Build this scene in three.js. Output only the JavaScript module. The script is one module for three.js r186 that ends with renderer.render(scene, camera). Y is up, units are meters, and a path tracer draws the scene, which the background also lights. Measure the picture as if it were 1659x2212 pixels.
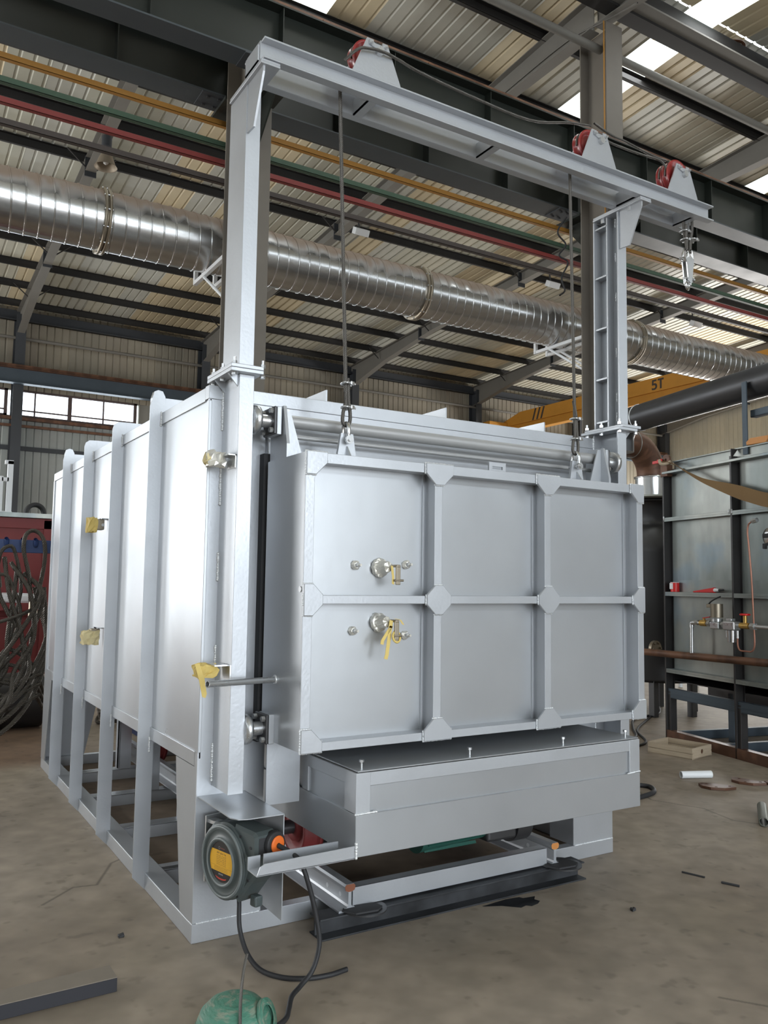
import * as THREE from 'three';
import { mergeGeometries } from 'three/addons/utils/BufferGeometryUtils.js';
import { RoundedBoxGeometry } from 'three/addons/geometries/RoundedBoxGeometry.js';
import { TextGeometry } from 'three/addons/geometries/TextGeometry.js';
import { FontLoader } from 'three/addons/loaders/FontLoader.js';
import { RectAreaLightUniformsLib } from 'three/addons/lights/RectAreaLightUniformsLib.js';

// ---------------------------------------------------------------- camera, sky, lights, exposure
const scene = new THREE.Scene();
const V3 = (x, y, z) => new THREE.Vector3(x, y, z);
const camera = new THREE.PerspectiveCamera(63.37, 1659 / 2212, 0.1, 200);
{
  const yaw = 0.545476, pitch = 0.0845366, roll = 0.0142;
  const f = V3(Math.sin(yaw) * Math.cos(pitch), Math.sin(pitch), -Math.cos(yaw) * Math.cos(pitch));
  const r = V3(Math.cos(yaw), 0, Math.sin(yaw)), u = r.clone().cross(f);
  const c = Math.cos(roll), s = Math.sin(roll);
  const rr = r.clone().multiplyScalar(c).addScaledVector(u, s), uu = u.clone().multiplyScalar(c).addScaledVector(r, -s);
  camera.matrixAutoUpdate = true;
  camera.quaternion.setFromRotationMatrix(new THREE.Matrix4().makeBasis(rr, uu, f.clone().negate()));
  camera.position.set(0, 1.6, 0);
}
scene.background = new THREE.Color(0.86, 0.94, 1.0);
scene.backgroundIntensity = 4;
const renderer = new THREE.WebGLRenderer({ antialias: true });
renderer.toneMapping = THREE.LinearToneMapping;
renderer.toneMappingExposure = 1.06;
renderer.shadowMap.enabled = true;
RectAreaLightUniformsLib.init();
// daylight lamps at openings; only the back strip is in view, left gate and right strip added for light: [name, width, height, position, looks towards, radiance, colour]
const DAY = [
  ['front_gate_daylight', 12, 5.4, [2, 2.9, 11.8], [2, 2.6, 0], 5.2, [0.88, 0.94, 1.0]],
  ['front_strip_daylight', 40, 1.5, [6, 8.2, 11.8], [6, 4, 0], 1.2, [0.82, 0.91, 1.0]],
  ['left_strip_daylight', 18, 1.6, [-13.7, 7.3, -18], [0, 3, -18], 4, [0.9, 0.96, 1.0]],
  ['left_gate_added_light', 7, 5, [-13.7, 2.6, -20], [0, 3.5, -18], 12, [1.0, 0.98, 0.95]],
  ['back_strip_daylight', 21, 0.8, [-3.2, 7.1, -28.1], [-3.2, 3, -10], 5, [0.9, 0.96, 1.0]],
  ['back_gate_daylight', 6, 5, [-7, 2.6, -28.1], [-7, 4, -10], 3, [0.97, 0.98, 1.0]],
  ['right_strip_added_light', 18, 2.2, [33.2, 3.2, -19], [20, 4.5, -19], 26, [1.0, 0.98, 0.95]],
];
for (const [name, w, h, p, t, k, c] of DAY) {
  const l = new THREE.RectAreaLight(new THREE.Color(...c), k, w, h);
  l.name = name; l.position.set(...p); l.lookAt(...t); scene.add(l);
}

// ---------------------------------------------------------------- helpers
let seed = 12345;
const rnd = () => { seed = (seed * 1664525 + 1013904223) >>> 0; return seed / 4294967296; };
const rr_ = (a, b) => a + (b - a) * rnd();
const names = {};
function numbered(n) { names[n] = (names[n] ?? -1) + 1; return names[n] ? `${n}_${String(names[n]).padStart(3, '0')}` : n; }
function uvm(g) {                                                    // uv in metres from position and normal
  const p = g.attributes.position, n = g.attributes.normal, a = new Float32Array(p.count * 2);
  for (let i = 0; i < p.count; i++) {
    const x = Math.abs(n.getX(i)), y = Math.abs(n.getY(i)), z = Math.abs(n.getZ(i));
    if (x >= y && x >= z) { a[2 * i] = p.getZ(i); a[2 * i + 1] = p.getY(i); } else if (y >= z) { a[2 * i] = p.getX(i); a[2 * i + 1] = p.getZ(i); } else { a[2 * i] = p.getX(i); a[2 * i + 1] = p.getY(i); }
  }
  g.setAttribute('uv', new THREE.BufferAttribute(a, 2)); return g;
}
const flat = (g) => { const h = g.index ? g.toNonIndexed() : g; for (const k of Object.keys(h.attributes)) if (!['position', 'normal', 'uv'].includes(k)) h.deleteAttribute(k); return h; };
function box(x0, x1, y0, y1, z0, z1, b = 0) {
  if (x0 > x1) [x0, x1] = [x1, x0]; if (y0 > y1) [y0, y1] = [y1, y0]; if (z0 > z1) [z0, z1] = [z1, z0];
  const w = x1 - x0, h = y1 - y0, d = z1 - z0;
  b = Math.min(b, w * 0.4, h * 0.4, d * 0.4);
  const g = flat(b > 0 ? new RoundedBoxGeometry(w, h, d, 1, b) : new THREE.BoxGeometry(w, h, d));
  g.translate((x0 + x1) / 2, (y0 + y1) / 2, (z0 + z1) / 2); return uvm(g);
}
// polygon in plane 'xy' | 'zy' | 'xz', pushed from d0 to d1 along the third axis; holes are further polygons
function prism(pts, plane, d0, d1, holes = [], bevel = 0) {
  const sh = new THREE.Shape(pts.map((p) => new THREE.Vector2(...p)));
  for (const h of holes) sh.holes.push(new THREE.Path(h.map((p) => new THREE.Vector2(...p))));
  let g = flat(new THREE.ExtrudeGeometry(sh, { depth: Math.abs(d1 - d0) - 2 * bevel, bevelEnabled: bevel > 0, bevelThickness: bevel, bevelSize: bevel, bevelOffset: -bevel, bevelSegments: 1, curveSegments: 10 }));
  g.translate(0, 0, Math.min(d0, d1) + bevel);
  if (plane !== 'xy') {
    const p = g.attributes.position;
    for (let i = 0; i < p.count; i++) { const a = p.getX(i), b = p.getY(i), c = p.getZ(i); plane === 'zy' ? p.setXYZ(i, c, b, a) : p.setXYZ(i, a, c, b); }
    for (let i = 0; i < p.count; i += 3) { const t = [p.getX(i), p.getY(i), p.getZ(i)]; p.setXYZ(i, p.getX(i + 1), p.getY(i + 1), p.getZ(i + 1)); p.setXYZ(i + 1, ...t); }
    g.computeVertexNormals();
  }
  return uvm(g);
}
const ring = (cx, cy, r, n = 20, a0 = 0, a1 = Math.PI * 2) => Array.from({ length: n }, (_, i) => { const a = a0 + (a1 - a0) * (i / (a1 - a0 > 6.28 ? n : n - 1)); return [cx + r * Math.cos(a), cy + r * Math.sin(a)]; });
const A = (p) => (p.isVector3 ? p : V3(...p));
function cyl(p, q, r, n = 18, r2 = r, open = false) {
  p = A(p); q = A(q); const d = q.clone().sub(p), L = d.length();
  const g = flat(new THREE.CylinderGeometry(r2, r, L, n, 1, open));
  const u = g.attributes.uv; for (let i = 0; i < u.count; i++) u.setXY(i, u.getX(i) * 6.283 * r, u.getY(i) * L);
  g.applyQuaternion(new THREE.Quaternion().setFromUnitVectors(V3(0, 1, 0), d.normalize()));
  const m = p.clone().add(q).multiplyScalar(0.5); return g.translate(m.x, m.y, m.z);
}
const hexnut = (p, q, r) => { const g = cyl(p, q, r, 6); const h = flat(g); h.computeVertexNormals(); return h; };
function lathe(pts, p, axis, n = 28) {                                // profile [radius, height] turned about axis, base at p
  const g = flat(new THREE.LatheGeometry(pts.map((q) => new THREE.Vector2(...q)), n));
  g.applyQuaternion(new THREE.Quaternion().setFromUnitVectors(V3(0, 1, 0), A(axis).clone().normalize())); p = A(p); return g.translate(p.x, p.y, p.z);
}
const curve = (pts, t = 0.5, closed = false) => new THREE.CatmullRomCurve3(pts.map(A), closed, 'centripetal', t);
function tube(pts, r, n = 60, m = 10, closed = false) { return flat(new THREE.TubeGeometry(pts.getPointAt ? pts : curve(pts, 0.5, closed), n, r, m, closed)); }
function path(...pts) { const c = new THREE.CurvePath(); for (let i = 0; i + 1 < pts.length; i++) c.add(new THREE.LineCurve3(A(pts[i]), A(pts[i + 1]))); return c; }
function torus(p, axis, R, r, n = 32, m = 8) {
  const g = flat(new THREE.TorusGeometry(R, r, m, n)); g.applyQuaternion(new THREE.Quaternion().setFromUnitVectors(V3(0, 0, 1), A(axis).clone().normalize())); p = A(p); return g.translate(p.x, p.y, p.z);
}
// laid wire rope: strands wound about a curve
function rope(pts, r, lay = 0.07, strands = 6, per = 7, m = 5, n0 = 0) {
  const c = pts.getPointAt ? pts : curve(pts), L = c.getLength(), n = n0 || Math.max(12, Math.ceil((L / lay) * per));
  const fr = c.computeFrenetFrames(n, false), P = c.getSpacedPoints(n), out = [];
  for (let s = 0; s < strands; s++) {
    const q = P.map((p, i) => { const a = (i / n) * (L / lay) * 6.28318 + (s / strands) * 6.28318; return p.clone().addScaledVector(fr.normals[i], r * 0.62 * Math.cos(a)).addScaledVector(fr.binormals[i], r * 0.62 * Math.sin(a)); });
    out.push(flat(new THREE.TubeGeometry(new Poly(q), n, r * 0.4, m, false)));
  }
  return mergeGeometries(out);
}
class Poly extends THREE.Curve {                                      // straight from sample to sample: cheap, exact
  constructor(q) { super(); this.q = q; this.arcLengthDivisions = 4; }
  getPoint(t, o = V3(0, 0, 0)) { const x = t * (this.q.length - 1), i = Math.min(Math.floor(x), this.q.length - 2); return o.copy(this.q[i]).lerp(this.q[i + 1], x - i); }
  getPointAt(t, o) { return this.getPoint(t, o); }
  getTangentAt(t, o) { return this.getTangent(t, o); }
}
function jitter(g, k, f = 9) {                                        // shared-position jitter for crumpled things
  const p = g.attributes.position;
  for (let i = 0; i < p.count; i++) { const x = p.getX(i), y = p.getY(i), z = p.getZ(i), h = (a) => { const s = Math.sin(x * 127.1 * f + y * 311.7 * f + z * 74.7 * f + a) * 43758.5453; return s - Math.floor(s) - 0.5; }; p.setXYZ(i, x + k * h(1), y + k * h(2), z + k * h(3)); }
  g.computeVertexNormals(); return g;
}
const smooth = (g) => g;
const turn = (g, axis, a, p) => { p = A(p); return g.translate(-p.x, -p.y, -p.z).applyQuaternion(new THREE.Quaternion().setFromAxisAngle(A(axis).clone().normalize(), a)).translate(p.x, p.y, p.z); };
const mg = (l) => { l = [].concat(l).flat(); return l.length === 1 ? l[0] : mergeGeometries(l.map(flat)); };
function finish(o) { o.castShadow = true; o.receiveShadow = true; return o; }
function thing(name, label, category, base = [0, 0, 0], o = {}) {     // a Group at the thing's base; parts are given in world metres unless o.local
  const g = new THREE.Group(); g.name = numbered(name); g.position.set(...base); if (o.ry) g.rotation.y = o.ry;
  g.userData = { label, category }; if (o.group) g.userData.group = o.group;
  g.off = o.local ? null : base; scene.add(g); return g;
}
const OFF = new Map();
function part(name, geos, mat, parent, label) {
  const g = mg(geos), off = parent.off ?? OFF.get(parent); if (off) g.translate(-off[0], -off[1], -off[2]);
  const m = finish(new THREE.Mesh(g, mat)); m.name = name; if (label) m.userData.label = label;
  if (off) OFF.set(m, off); parent.add(m); return m;
}
function single(name, label, category, geos, mat, o = {}) {
  const g = mg(geos); g.computeBoundingBox(); const b = g.boundingBox, c = [(b.min.x + b.max.x) / 2, b.min.y, (b.min.z + b.max.z) / 2];
  g.translate(-c[0], -c[1], -c[2]); const m = finish(new THREE.Mesh(g, mat)); m.name = numbered(name); m.position.set(...c);
  m.userData = { label, category }; if (o.group) m.userData.group = o.group; if (o.kind) m.userData.kind = o.kind; OFF.set(m, c); scene.add(m); return m;
}
function struct(name, geos, mat, parent) {
  const m = geos ? finish(new THREE.Mesh(mg(geos), mat)) : new THREE.Group(); m.name = name;
  if (!parent) m.userData.kind = 'structure'; (parent || scene).add(m); return m;
}
const parts = (name, list, mat, parent, label) => list.map((g) => part(name, [g], mat, parent, label));
function crumple(x0, x1, y0, y1, z0, z1, k) { const g = flat(new THREE.BoxGeometry(x1 - x0, y1 - y0, z1 - z0, 5, 4, 5)); g.translate((x0 + x1) / 2, (y0 + y1) / 2, (z0 + z1) / 2); return uvm(jitter(g, k, 3)); }
function place(o, p) { o.position.set(...p); return o; }

// ---------------------------------------------------------------- procedural materials
const N = 512, perm = new Uint8Array(512); { const t = Array.from({ length: 256 }, (_, i) => i); for (let i = 255; i > 0; i--) { const j = Math.floor(rnd() * (i + 1)); [t[i], t[j]] = [t[j], t[i]]; } for (let i = 0; i < 512; i++) perm[i] = t[i & 255]; }
function vn(x, y, P) {                                                // tileable value noise, period P
  const xi = Math.floor(x), yi = Math.floor(y), fx = x - xi, fy = y - yi, u = fx * fx * (3 - 2 * fx), v = fy * fy * (3 - 2 * fy);
  const h = (a, b) => perm[(perm[(((a % P) + P) % P) & 255] + (((b % P) + P) % P)) & 255] / 255;
  return (h(xi, yi) * (1 - u) + h(xi + 1, yi) * u) * (1 - v) + (h(xi, yi + 1) * (1 - u) + h(xi + 1, yi + 1) * u) * v;
}
const fbm = (u, v, P, o = 5) => { let s = 0, a = 0.5, t = 0; for (let i = 0; i < o; i++) { s += a * vn(u * P, v * P, P); t += a; a *= 0.5; P *= 2; } return s / t; };
function field(n, f) {                                                // a noise field sampled once, read back smoothly
  const d = new Float32Array(n * n); for (let y = 0; y < n; y++) for (let x = 0; x < n; x++) d[y * n + x] = f(x / n, y / n);
  return (u, v) => { u = (u - Math.floor(u)) * n; v = (v - Math.floor(v)) * n; const i = Math.floor(u), j = Math.floor(v), a = u - i, b = v - j, i1 = (i + 1) % n, j1 = (j + 1) % n; return (d[j * n + i] * (1 - a) + d[j * n + i1] * a) * (1 - b) + (d[j1 * n + i] * (1 - a) + d[j1 * n + i1] * a) * b; };
}
function tex(w, h, fn, { srgb = false, rep = [1, 1], mirror = false } = {}) {
  const d = new Uint8Array(w * h * 4);
  for (let y = 0; y < h; y++) for (let x = 0; x < w; x++) { const c = fn(x / w, y / h), o = (y * w + x) * 4; for (let k = 0; k < 3; k++) d[o + k] = Math.max(0, Math.min(255, Math.round((Array.isArray(c) ? c[k] : c) * 255))); d[o + 3] = 255; }
  const t = new THREE.DataTexture(d, w, h); t.wrapS = t.wrapT = mirror ? THREE.MirroredRepeatWrapping : THREE.RepeatWrapping; t.magFilter = THREE.LinearFilter; t.minFilter = THREE.LinearMipmapLinearFilter;
  if (srgb) t.colorSpace = THREE.SRGBColorSpace; t.repeat.set(...rep); t.needsUpdate = true; return t;
}
const rep = (t, a, b = a) => { const c = t.clone(); c.repeat.set(a, b); c.needsUpdate = true; return c; };
const mix = (a, b, t) => a.map((x, i) => x + (b[i] - x) * t), sst = (a, b, x) => { x = Math.max(0, Math.min(1, (x - a) / (b - a))); return x * x * (3 - 2 * x); };
const tGrain = tex(N, N, (u, v) => fbm(u, v, 32, 4));
const tMott = tex(N, N, (u, v) => fbm(u, v, 4, 6));
const tRough = tex(N, N, (u, v) => 0.62 + 0.38 * fbm(u, v, 4, 6));
const tBrush = tex(N, N, (u, v) => 0.75 + 0.25 * fbm(u, v, 4, 3) * (0.6 + 0.4 * vn(u * 4, v * 128, 128)));
const tSilver = tex(N, N, (u, v) => { const a = fbm(u, v, 4, 6), b = fbm(u + 0.37, v + 0.11, 16, 4); const k = 0.9 + 0.14 * (a - 0.5) + 0.06 * (b - 0.5); return [k, k, k]; });
const std = (o) => new THREE.MeshPhysicalMaterial(o);
const C = (r, g, b) => new THREE.Color().setRGB(r, g, b);
const m = {};
m.silver = std({ color: C(0.53, 0.55, 0.58), metalness: 0.55, roughness: 0.48, map: rep(tSilver, 0.7), roughnessMap: rep(tRough, 0.5), bumpMap: rep(tGrain, 3), bumpScale: 0.0003 });
m.silverPanel = std({ color: C(0.53, 0.55, 0.575), metalness: 0.62, roughness: 0.42, map: rep(tSilver, 0.4), roughnessMap: rep(tRough, 0.3), bumpMap: rep(tMott, 0.8), bumpScale: 0.0015 });
m.zinc = std({ color: C(0.62, 0.63, 0.64), metalness: 0.85, roughness: 0.38, roughnessMap: rep(tRough, 4) });
m.greyTube = std({ color: C(0.40, 0.40, 0.40), metalness: 0.35, roughness: 0.42 });
m.chrome = std({ color: C(0.72, 0.73, 0.74), metalness: 1, roughness: 0.22 });
m.weld = std({ color: C(0.80, 0.82, 0.84), metalness: 0.5, roughness: 0.3 });
m.rope = std({ color: C(0.13, 0.122, 0.11), metalness: 0.7, roughness: 0.5 });
m.oldRope = std({ color: C(0.085, 0.075, 0.062), metalness: 0.5, roughness: 0.55, roughnessMap: rep(tRough, 3) });
m.blackSteel = std({ color: C(0.075, 0.075, 0.078), metalness: 0.6, roughness: 0.5, roughnessMap: rep(tRough, 2) });
m.dark = std({ color: C(0.03, 0.03, 0.032), roughness: 0.7 });
m.rubber = std({ color: C(0.02, 0.02, 0.022), roughness: 0.6 });
m.red = std({ color: C(0.24, 0.018, 0.018), roughness: 0.3, clearcoat: 0.5, clearcoatRoughness: 0.2 });
m.redDull = std({ color: C(0.22, 0.028, 0.028), roughness: 0.55, map: rep(tSilver, 0.4) });
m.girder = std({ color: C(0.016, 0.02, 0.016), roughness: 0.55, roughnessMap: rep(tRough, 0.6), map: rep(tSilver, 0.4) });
m.flange = std({ color: C(0.065, 0.078, 0.088), roughness: 0.55, map: rep(tSilver, 0.4), roughnessMap: rep(tRough, 0.6) });  // girder bottom flanges: bounce light from the floor put into a lighter blue-grey
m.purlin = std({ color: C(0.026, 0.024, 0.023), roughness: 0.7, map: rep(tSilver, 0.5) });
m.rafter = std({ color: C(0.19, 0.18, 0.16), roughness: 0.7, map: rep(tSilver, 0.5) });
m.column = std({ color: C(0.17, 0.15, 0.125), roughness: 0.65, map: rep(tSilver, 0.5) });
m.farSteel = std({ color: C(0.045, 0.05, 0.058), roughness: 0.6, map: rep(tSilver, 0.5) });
m.yellow = std({ color: C(0.62, 0.28, 0.035), roughness: 0.5, map: rep(tSilver, 0.5) });
m.busYellow = std({ color: C(0.42, 0.20, 0.035), roughness: 0.55, map: rep(tSilver, 0.6) });
m.busGreen = std({ color: C(0.045, 0.085, 0.05), roughness: 0.6, map: rep(tSilver, 0.6) });
m.busRed = std({ color: C(0.22, 0.032, 0.026), roughness: 0.55, map: rep(tSilver, 0.6) });
m.busBrown = std({ color: C(0.06, 0.045, 0.038), roughness: 0.6, map: rep(tSilver, 0.6) });
m.rust = std({ color: C(0.17, 0.085, 0.05), metalness: 0.2, roughness: 0.6, map: rep(tex(256, 256, (u, v) => { const a = fbm(u, v, 4, 6); return mix([0.55, 0.5, 0.48], [1, 0.95, 0.9], sst(0.3, 0.7, a)); }), 2), roughnessMap: rep(tRough, 2) });
m.mill = std({ color: C(0.42, 0.425, 0.42), metalness: 0.55, roughness: 0.48, map: rep(tex(N, N, (u, v) => { const a = fbm(u, v, 2, 6), b = fbm(u + 0.3, v + 0.6, 4, 5), s = fbm(u * 1, v * 0.25, 16, 4); let c = mix([0.55, 0.60, 0.58], [0.95, 0.95, 0.88], sst(0.3, 0.7, a)); c = mix(c, [0.5, 0.66, 0.80], 0.6 * sst(0.52, 0.75, b)); return c.map((x) => x * (0.8 + 0.35 * s)); }), 0.6), roughnessMap: rep(tRough, 0.8) });
m.millDark = std({ color: C(0.065, 0.062, 0.062), metalness: 0.6, roughness: 0.5, map: rep(tSilver, 0.9), roughnessMap: rep(tRough, 1.5) });
m.blueSteel = std({ color: C(0.075, 0.10, 0.125), metalness: 0.3, roughness: 0.55, map: rep(tSilver, 0.8) });
m.tape = std({ color: C(0.66, 0.50, 0.16), roughness: 0.75 });
m.tapePale = std({ color: C(0.70, 0.60, 0.34), roughness: 0.75 });
m.foil = std({ color: C(0.72, 0.70, 0.64), metalness: 0.6, roughness: 0.4 });
m.brassOld = std({ color: C(0.30, 0.26, 0.20), metalness: 0.8, roughness: 0.4 });
m.brass = std({ color: C(0.62, 0.40, 0.12), metalness: 0.8, roughness: 0.4 });
m.copper = std({ color: C(0.42, 0.20, 0.14), metalness: 0.6, roughness: 0.45 });
m.scrapSteel = std({ color: C(0.10, 0.105, 0.115), metalness: 0.4, roughness: 0.6, map: rep(tMott, 1.2) });
m.plastic = std({ color: C(0.065, 0.08, 0.08), roughness: 0.42 });
m.plasticLight = std({ color: C(0.15, 0.17, 0.17), roughness: 0.45 });
m.orange = std({ color: C(0.75, 0.15, 0.02), roughness: 0.5 });
m.white = std({ color: C(0.74, 0.76, 0.78), roughness: 0.45 });
m.redCan = std({ color: C(0.62, 0.02, 0.02), roughness: 0.35 });
m.greenPot = std({ color: C(1, 1, 1), roughness: 0.6, map: rep(tex(256, 256, (u, v) => mix([0.07, 0.21, 0.15], [0.20, 0.25, 0.19], sst(0.42, 0.75, fbm(u, v, 4, 5)))), 5), bumpMap: rep(tMott, 6), bumpScale: 0.004 });
m.blue = std({ color: C(0.03, 0.06, 0.18), roughness: 0.5 });
m.sling = std({ color: C(0.22, 0.135, 0.06), roughness: 0.95, bumpMap: rep(tex(64, 64, (u, v) => 0.5 + 0.5 * Math.sin(u * 6.283 * 8) * Math.sin(v * 6.283 * 8)), 18), bumpScale: 0.002 });
m.brick = std({ color: C(0.55, 0.26, 0.10), roughness: 0.9 });
m.wood = std({ color: C(0.44, 0.37, 0.28), roughness: 0.85, map: rep(tex(256, 256, (u, v) => { const g = fbm(u * 0.3, v, 8, 5) * 0.6 + 0.4 * vn(u * 4, v * 64, 64); return [0.65 + 0.4 * g, 0.62 + 0.4 * g, 0.58 + 0.4 * g]; }), 2, 3) });
m.timber = std({ color: C(0.24, 0.205, 0.165), roughness: 0.9, map: rep(tSilver, 2) });
m.timberDark = std({ color: C(0.028, 0.028, 0.034), roughness: 0.8 });
m.duct = std({ color: C(0.62, 0.62, 0.61), metalness: 1, roughness: 1 });
{
  const dust = (u, v) => { const h = Math.cos((v - 0.5) * 6.2832), a = fbm(u, v, 4, 6) - 0.5, f = vn(u * 32, v * 4, 32) - 0.5; return sst(0.15, 0.75, h + 0.9 * a + 0.3 * f); };   // v = 0.5 is the top of the duct
  m.duct.map = tex(512, 512, (u, v) => { const d = dust(u, v), s = 0.85 + 0.2 * (fbm(u + 0.2, v + 0.4, 8, 3) - 0.5) + 0.1 * (fbm(u, v, 64, 2) - 0.5); return mix([s, s, s * 1.01], [0.44, 0.335, 0.26], d); });
  m.duct.roughnessMap = tex(512, 512, (u, v) => { const d = dust(u, v); return 0.25 + 0.5 * d + 0.06 * (fbm(u + 0.5, v, 8, 3) - 0.5); });
  m.duct.metalnessMap = tex(256, 256, (u, v) => 0.95 - 0.7 * dust(u, v));
}
const sheetTint = [[0.60, 0.58, 0.48], [0.68, 0.59, 0.41], [0.55, 0.545, 0.46], [0.72, 0.62, 0.43], [0.57, 0.57, 0.51]];
m.sheets = sheetTint.map((c) => std({ color: C(...c), roughness: 0.6, metalness: 0.1, map: rep(tSilver, 0.5), roughnessMap: rep(tRough, 0.5) }));
m.wallSheets = [[0.34, 0.30, 0.235], [0.37, 0.33, 0.255], [0.31, 0.28, 0.22]].map((c) => std({ color: C(...c), roughness: 0.65, map: rep(tSilver, 0.5) }));
m.greySheets = [[0.34, 0.365, 0.35], [0.38, 0.40, 0.385]].map((c) => std({ color: C(...c), roughness: 0.65, map: rep(tSilver, 0.5) }));
m.endSheets = [[0.46, 0.45, 0.385], [0.50, 0.485, 0.41]].map((c) => std({ color: C(...c), roughness: 0.65, map: rep(tSilver, 0.5) }));
m.plainWall = std({ color: C(0.36, 0.35, 0.31), roughness: 0.8 });
m.glass = std({ color: C(0.97, 0.98, 1), transmission: 1, roughness: 0.02, thickness: 0, ior: 1.45 });
m.skylight = std({ color: C(0.95, 0.96, 0.94), transmission: 1, roughness: 0.05, thickness: 0, ior: 1.3, map: tex(128, 512, (u, v) => { const s = fbm(u, v * 0.2, 16, 4), e = sst(0.42, 0.75, s) * sst(0.1, 0.9, fbm(u + 0.3, v, 2, 3)); return mix([1, 1, 0.98], [0.72, 0.56, 0.28], 0.9 * e); }) });
// concrete: one tile of 16 x 16 m laid from x = -4, z = 4 (mirrored beyond)
const FX = -4, FZ = 4, FS = 16;
const crack = (pts) => (x, z) => { let d = 9; for (let i = 0; i + 1 < pts.length; i++) { const [a, b] = pts[i], [c, e] = pts[i + 1], l = (c - a) ** 2 + (e - b) ** 2, t = Math.max(0, Math.min(1, ((x - a) * (c - a) + (z - b) * (e - b)) / l)); d = Math.min(d, Math.hypot(x - a - t * (c - a), z - b - t * (e - b))); } return d; };
const cracks = [crack([[0.78, -4.45], [0.95, -4.62], [1.06, -4.60], [1.2, -4.9], [1.27, -4.95]]), crack([[5.15, -5.0], [5.2, -4.7], [5.05, -4.4], [5.2, -4.05], [5.12, -3.75], [5.3, -3.45], [5.25, -3.1]]), crack([[3.0, -1.6], [3.05, -2.0], [2.9, -2.2]])];
const fA = field(512, (u, v) => fbm(u, v, 6, 6)), fB = field(512, (u, v) => fbm(u, v, 16, 5)), fH = field(256, (u, v) => fbm(u, v, 3, 4)), fG = field(512, (u, v) => fbm(u, v, 64, 3)), fD = field(512, (u, v) => fbm(u, v, 24, 4)), fE = field(1024, (u, v) => fbm(u, v, 128, 3));
const floorTile = tex(2048, 2048, (u, v) => {
  const x = FX + u * FS, z = FZ - v * FS;
  const a = fA(u, v), b = fB(u + 0.4, v + 0.7), g = 0.4 * fE(u, v) + 0.6 * fG(u * 3, v * 3), h = fH(u + 0.13, v + 0.57);
  let c = mix([0.50, 0.46, 0.42], [0.60, 0.565, 0.525], sst(0.3, 0.7, a));
  c = mix(c, [0.55, 0.50, 0.45], sst(0.5, 0.75, h));
  c = mix(c, [0.40, 0.37, 0.34], 0.3 * sst(0.5, 0.85, b) * sst(0.35, 0.65, a));
  c = mix(c, [0.45, 0.42, 0.33], 0.14 * sst(0.5, 0.85, fD(u + 0.81, v + 0.21)));
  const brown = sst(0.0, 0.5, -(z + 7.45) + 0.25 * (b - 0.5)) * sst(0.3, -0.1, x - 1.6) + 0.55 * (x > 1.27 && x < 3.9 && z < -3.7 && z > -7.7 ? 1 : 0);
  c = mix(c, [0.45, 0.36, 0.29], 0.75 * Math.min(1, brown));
  let k = 0.84 + 0.32 * g; for (const f of cracks) { const d = f(x + 0.05 * (b - 0.5), z + 0.05 * (a - 0.5)); k *= 1 - 0.28 * sst(0.010, 0.003, d); }
  const speck = 1 - 0.12 * sst(0.68, 0.85, fE(u * 2 + 0.3, v * 2));
  return c.map((q) => q * k * speck);
}, { srgb: true, mirror: true });
m.floor = std({ color: C(0.98, 0.93, 0.86), roughness: 0.75, map: floorTile, roughnessMap: rep(tRough, 0.6), bumpMap: rep(tGrain, 1.5), bumpScale: 0.004 });

// ---------------------------------------------------------------- the hall
const roofY = (z) => 11.35 - 0.058 * Math.abs(z + 8.7);
{
  const f = box(-14.2, 33.7, -0.2, 0, -28.6, 12.2), p = f.attributes.position, u = f.attributes.uv;
  for (let i = 0; i < p.count; i++) u.setXY(i, (p.getX(i) - FX) / FS, (FZ - p.getZ(i)) / FS);
  struct('floor', f, m.floor);
  struct('ground', [box(-70, 90, -0.35, -0.21, -90, 75)], std({ color: C(0.42, 0.41, 0.39), roughness: 0.9 }));
}
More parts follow.
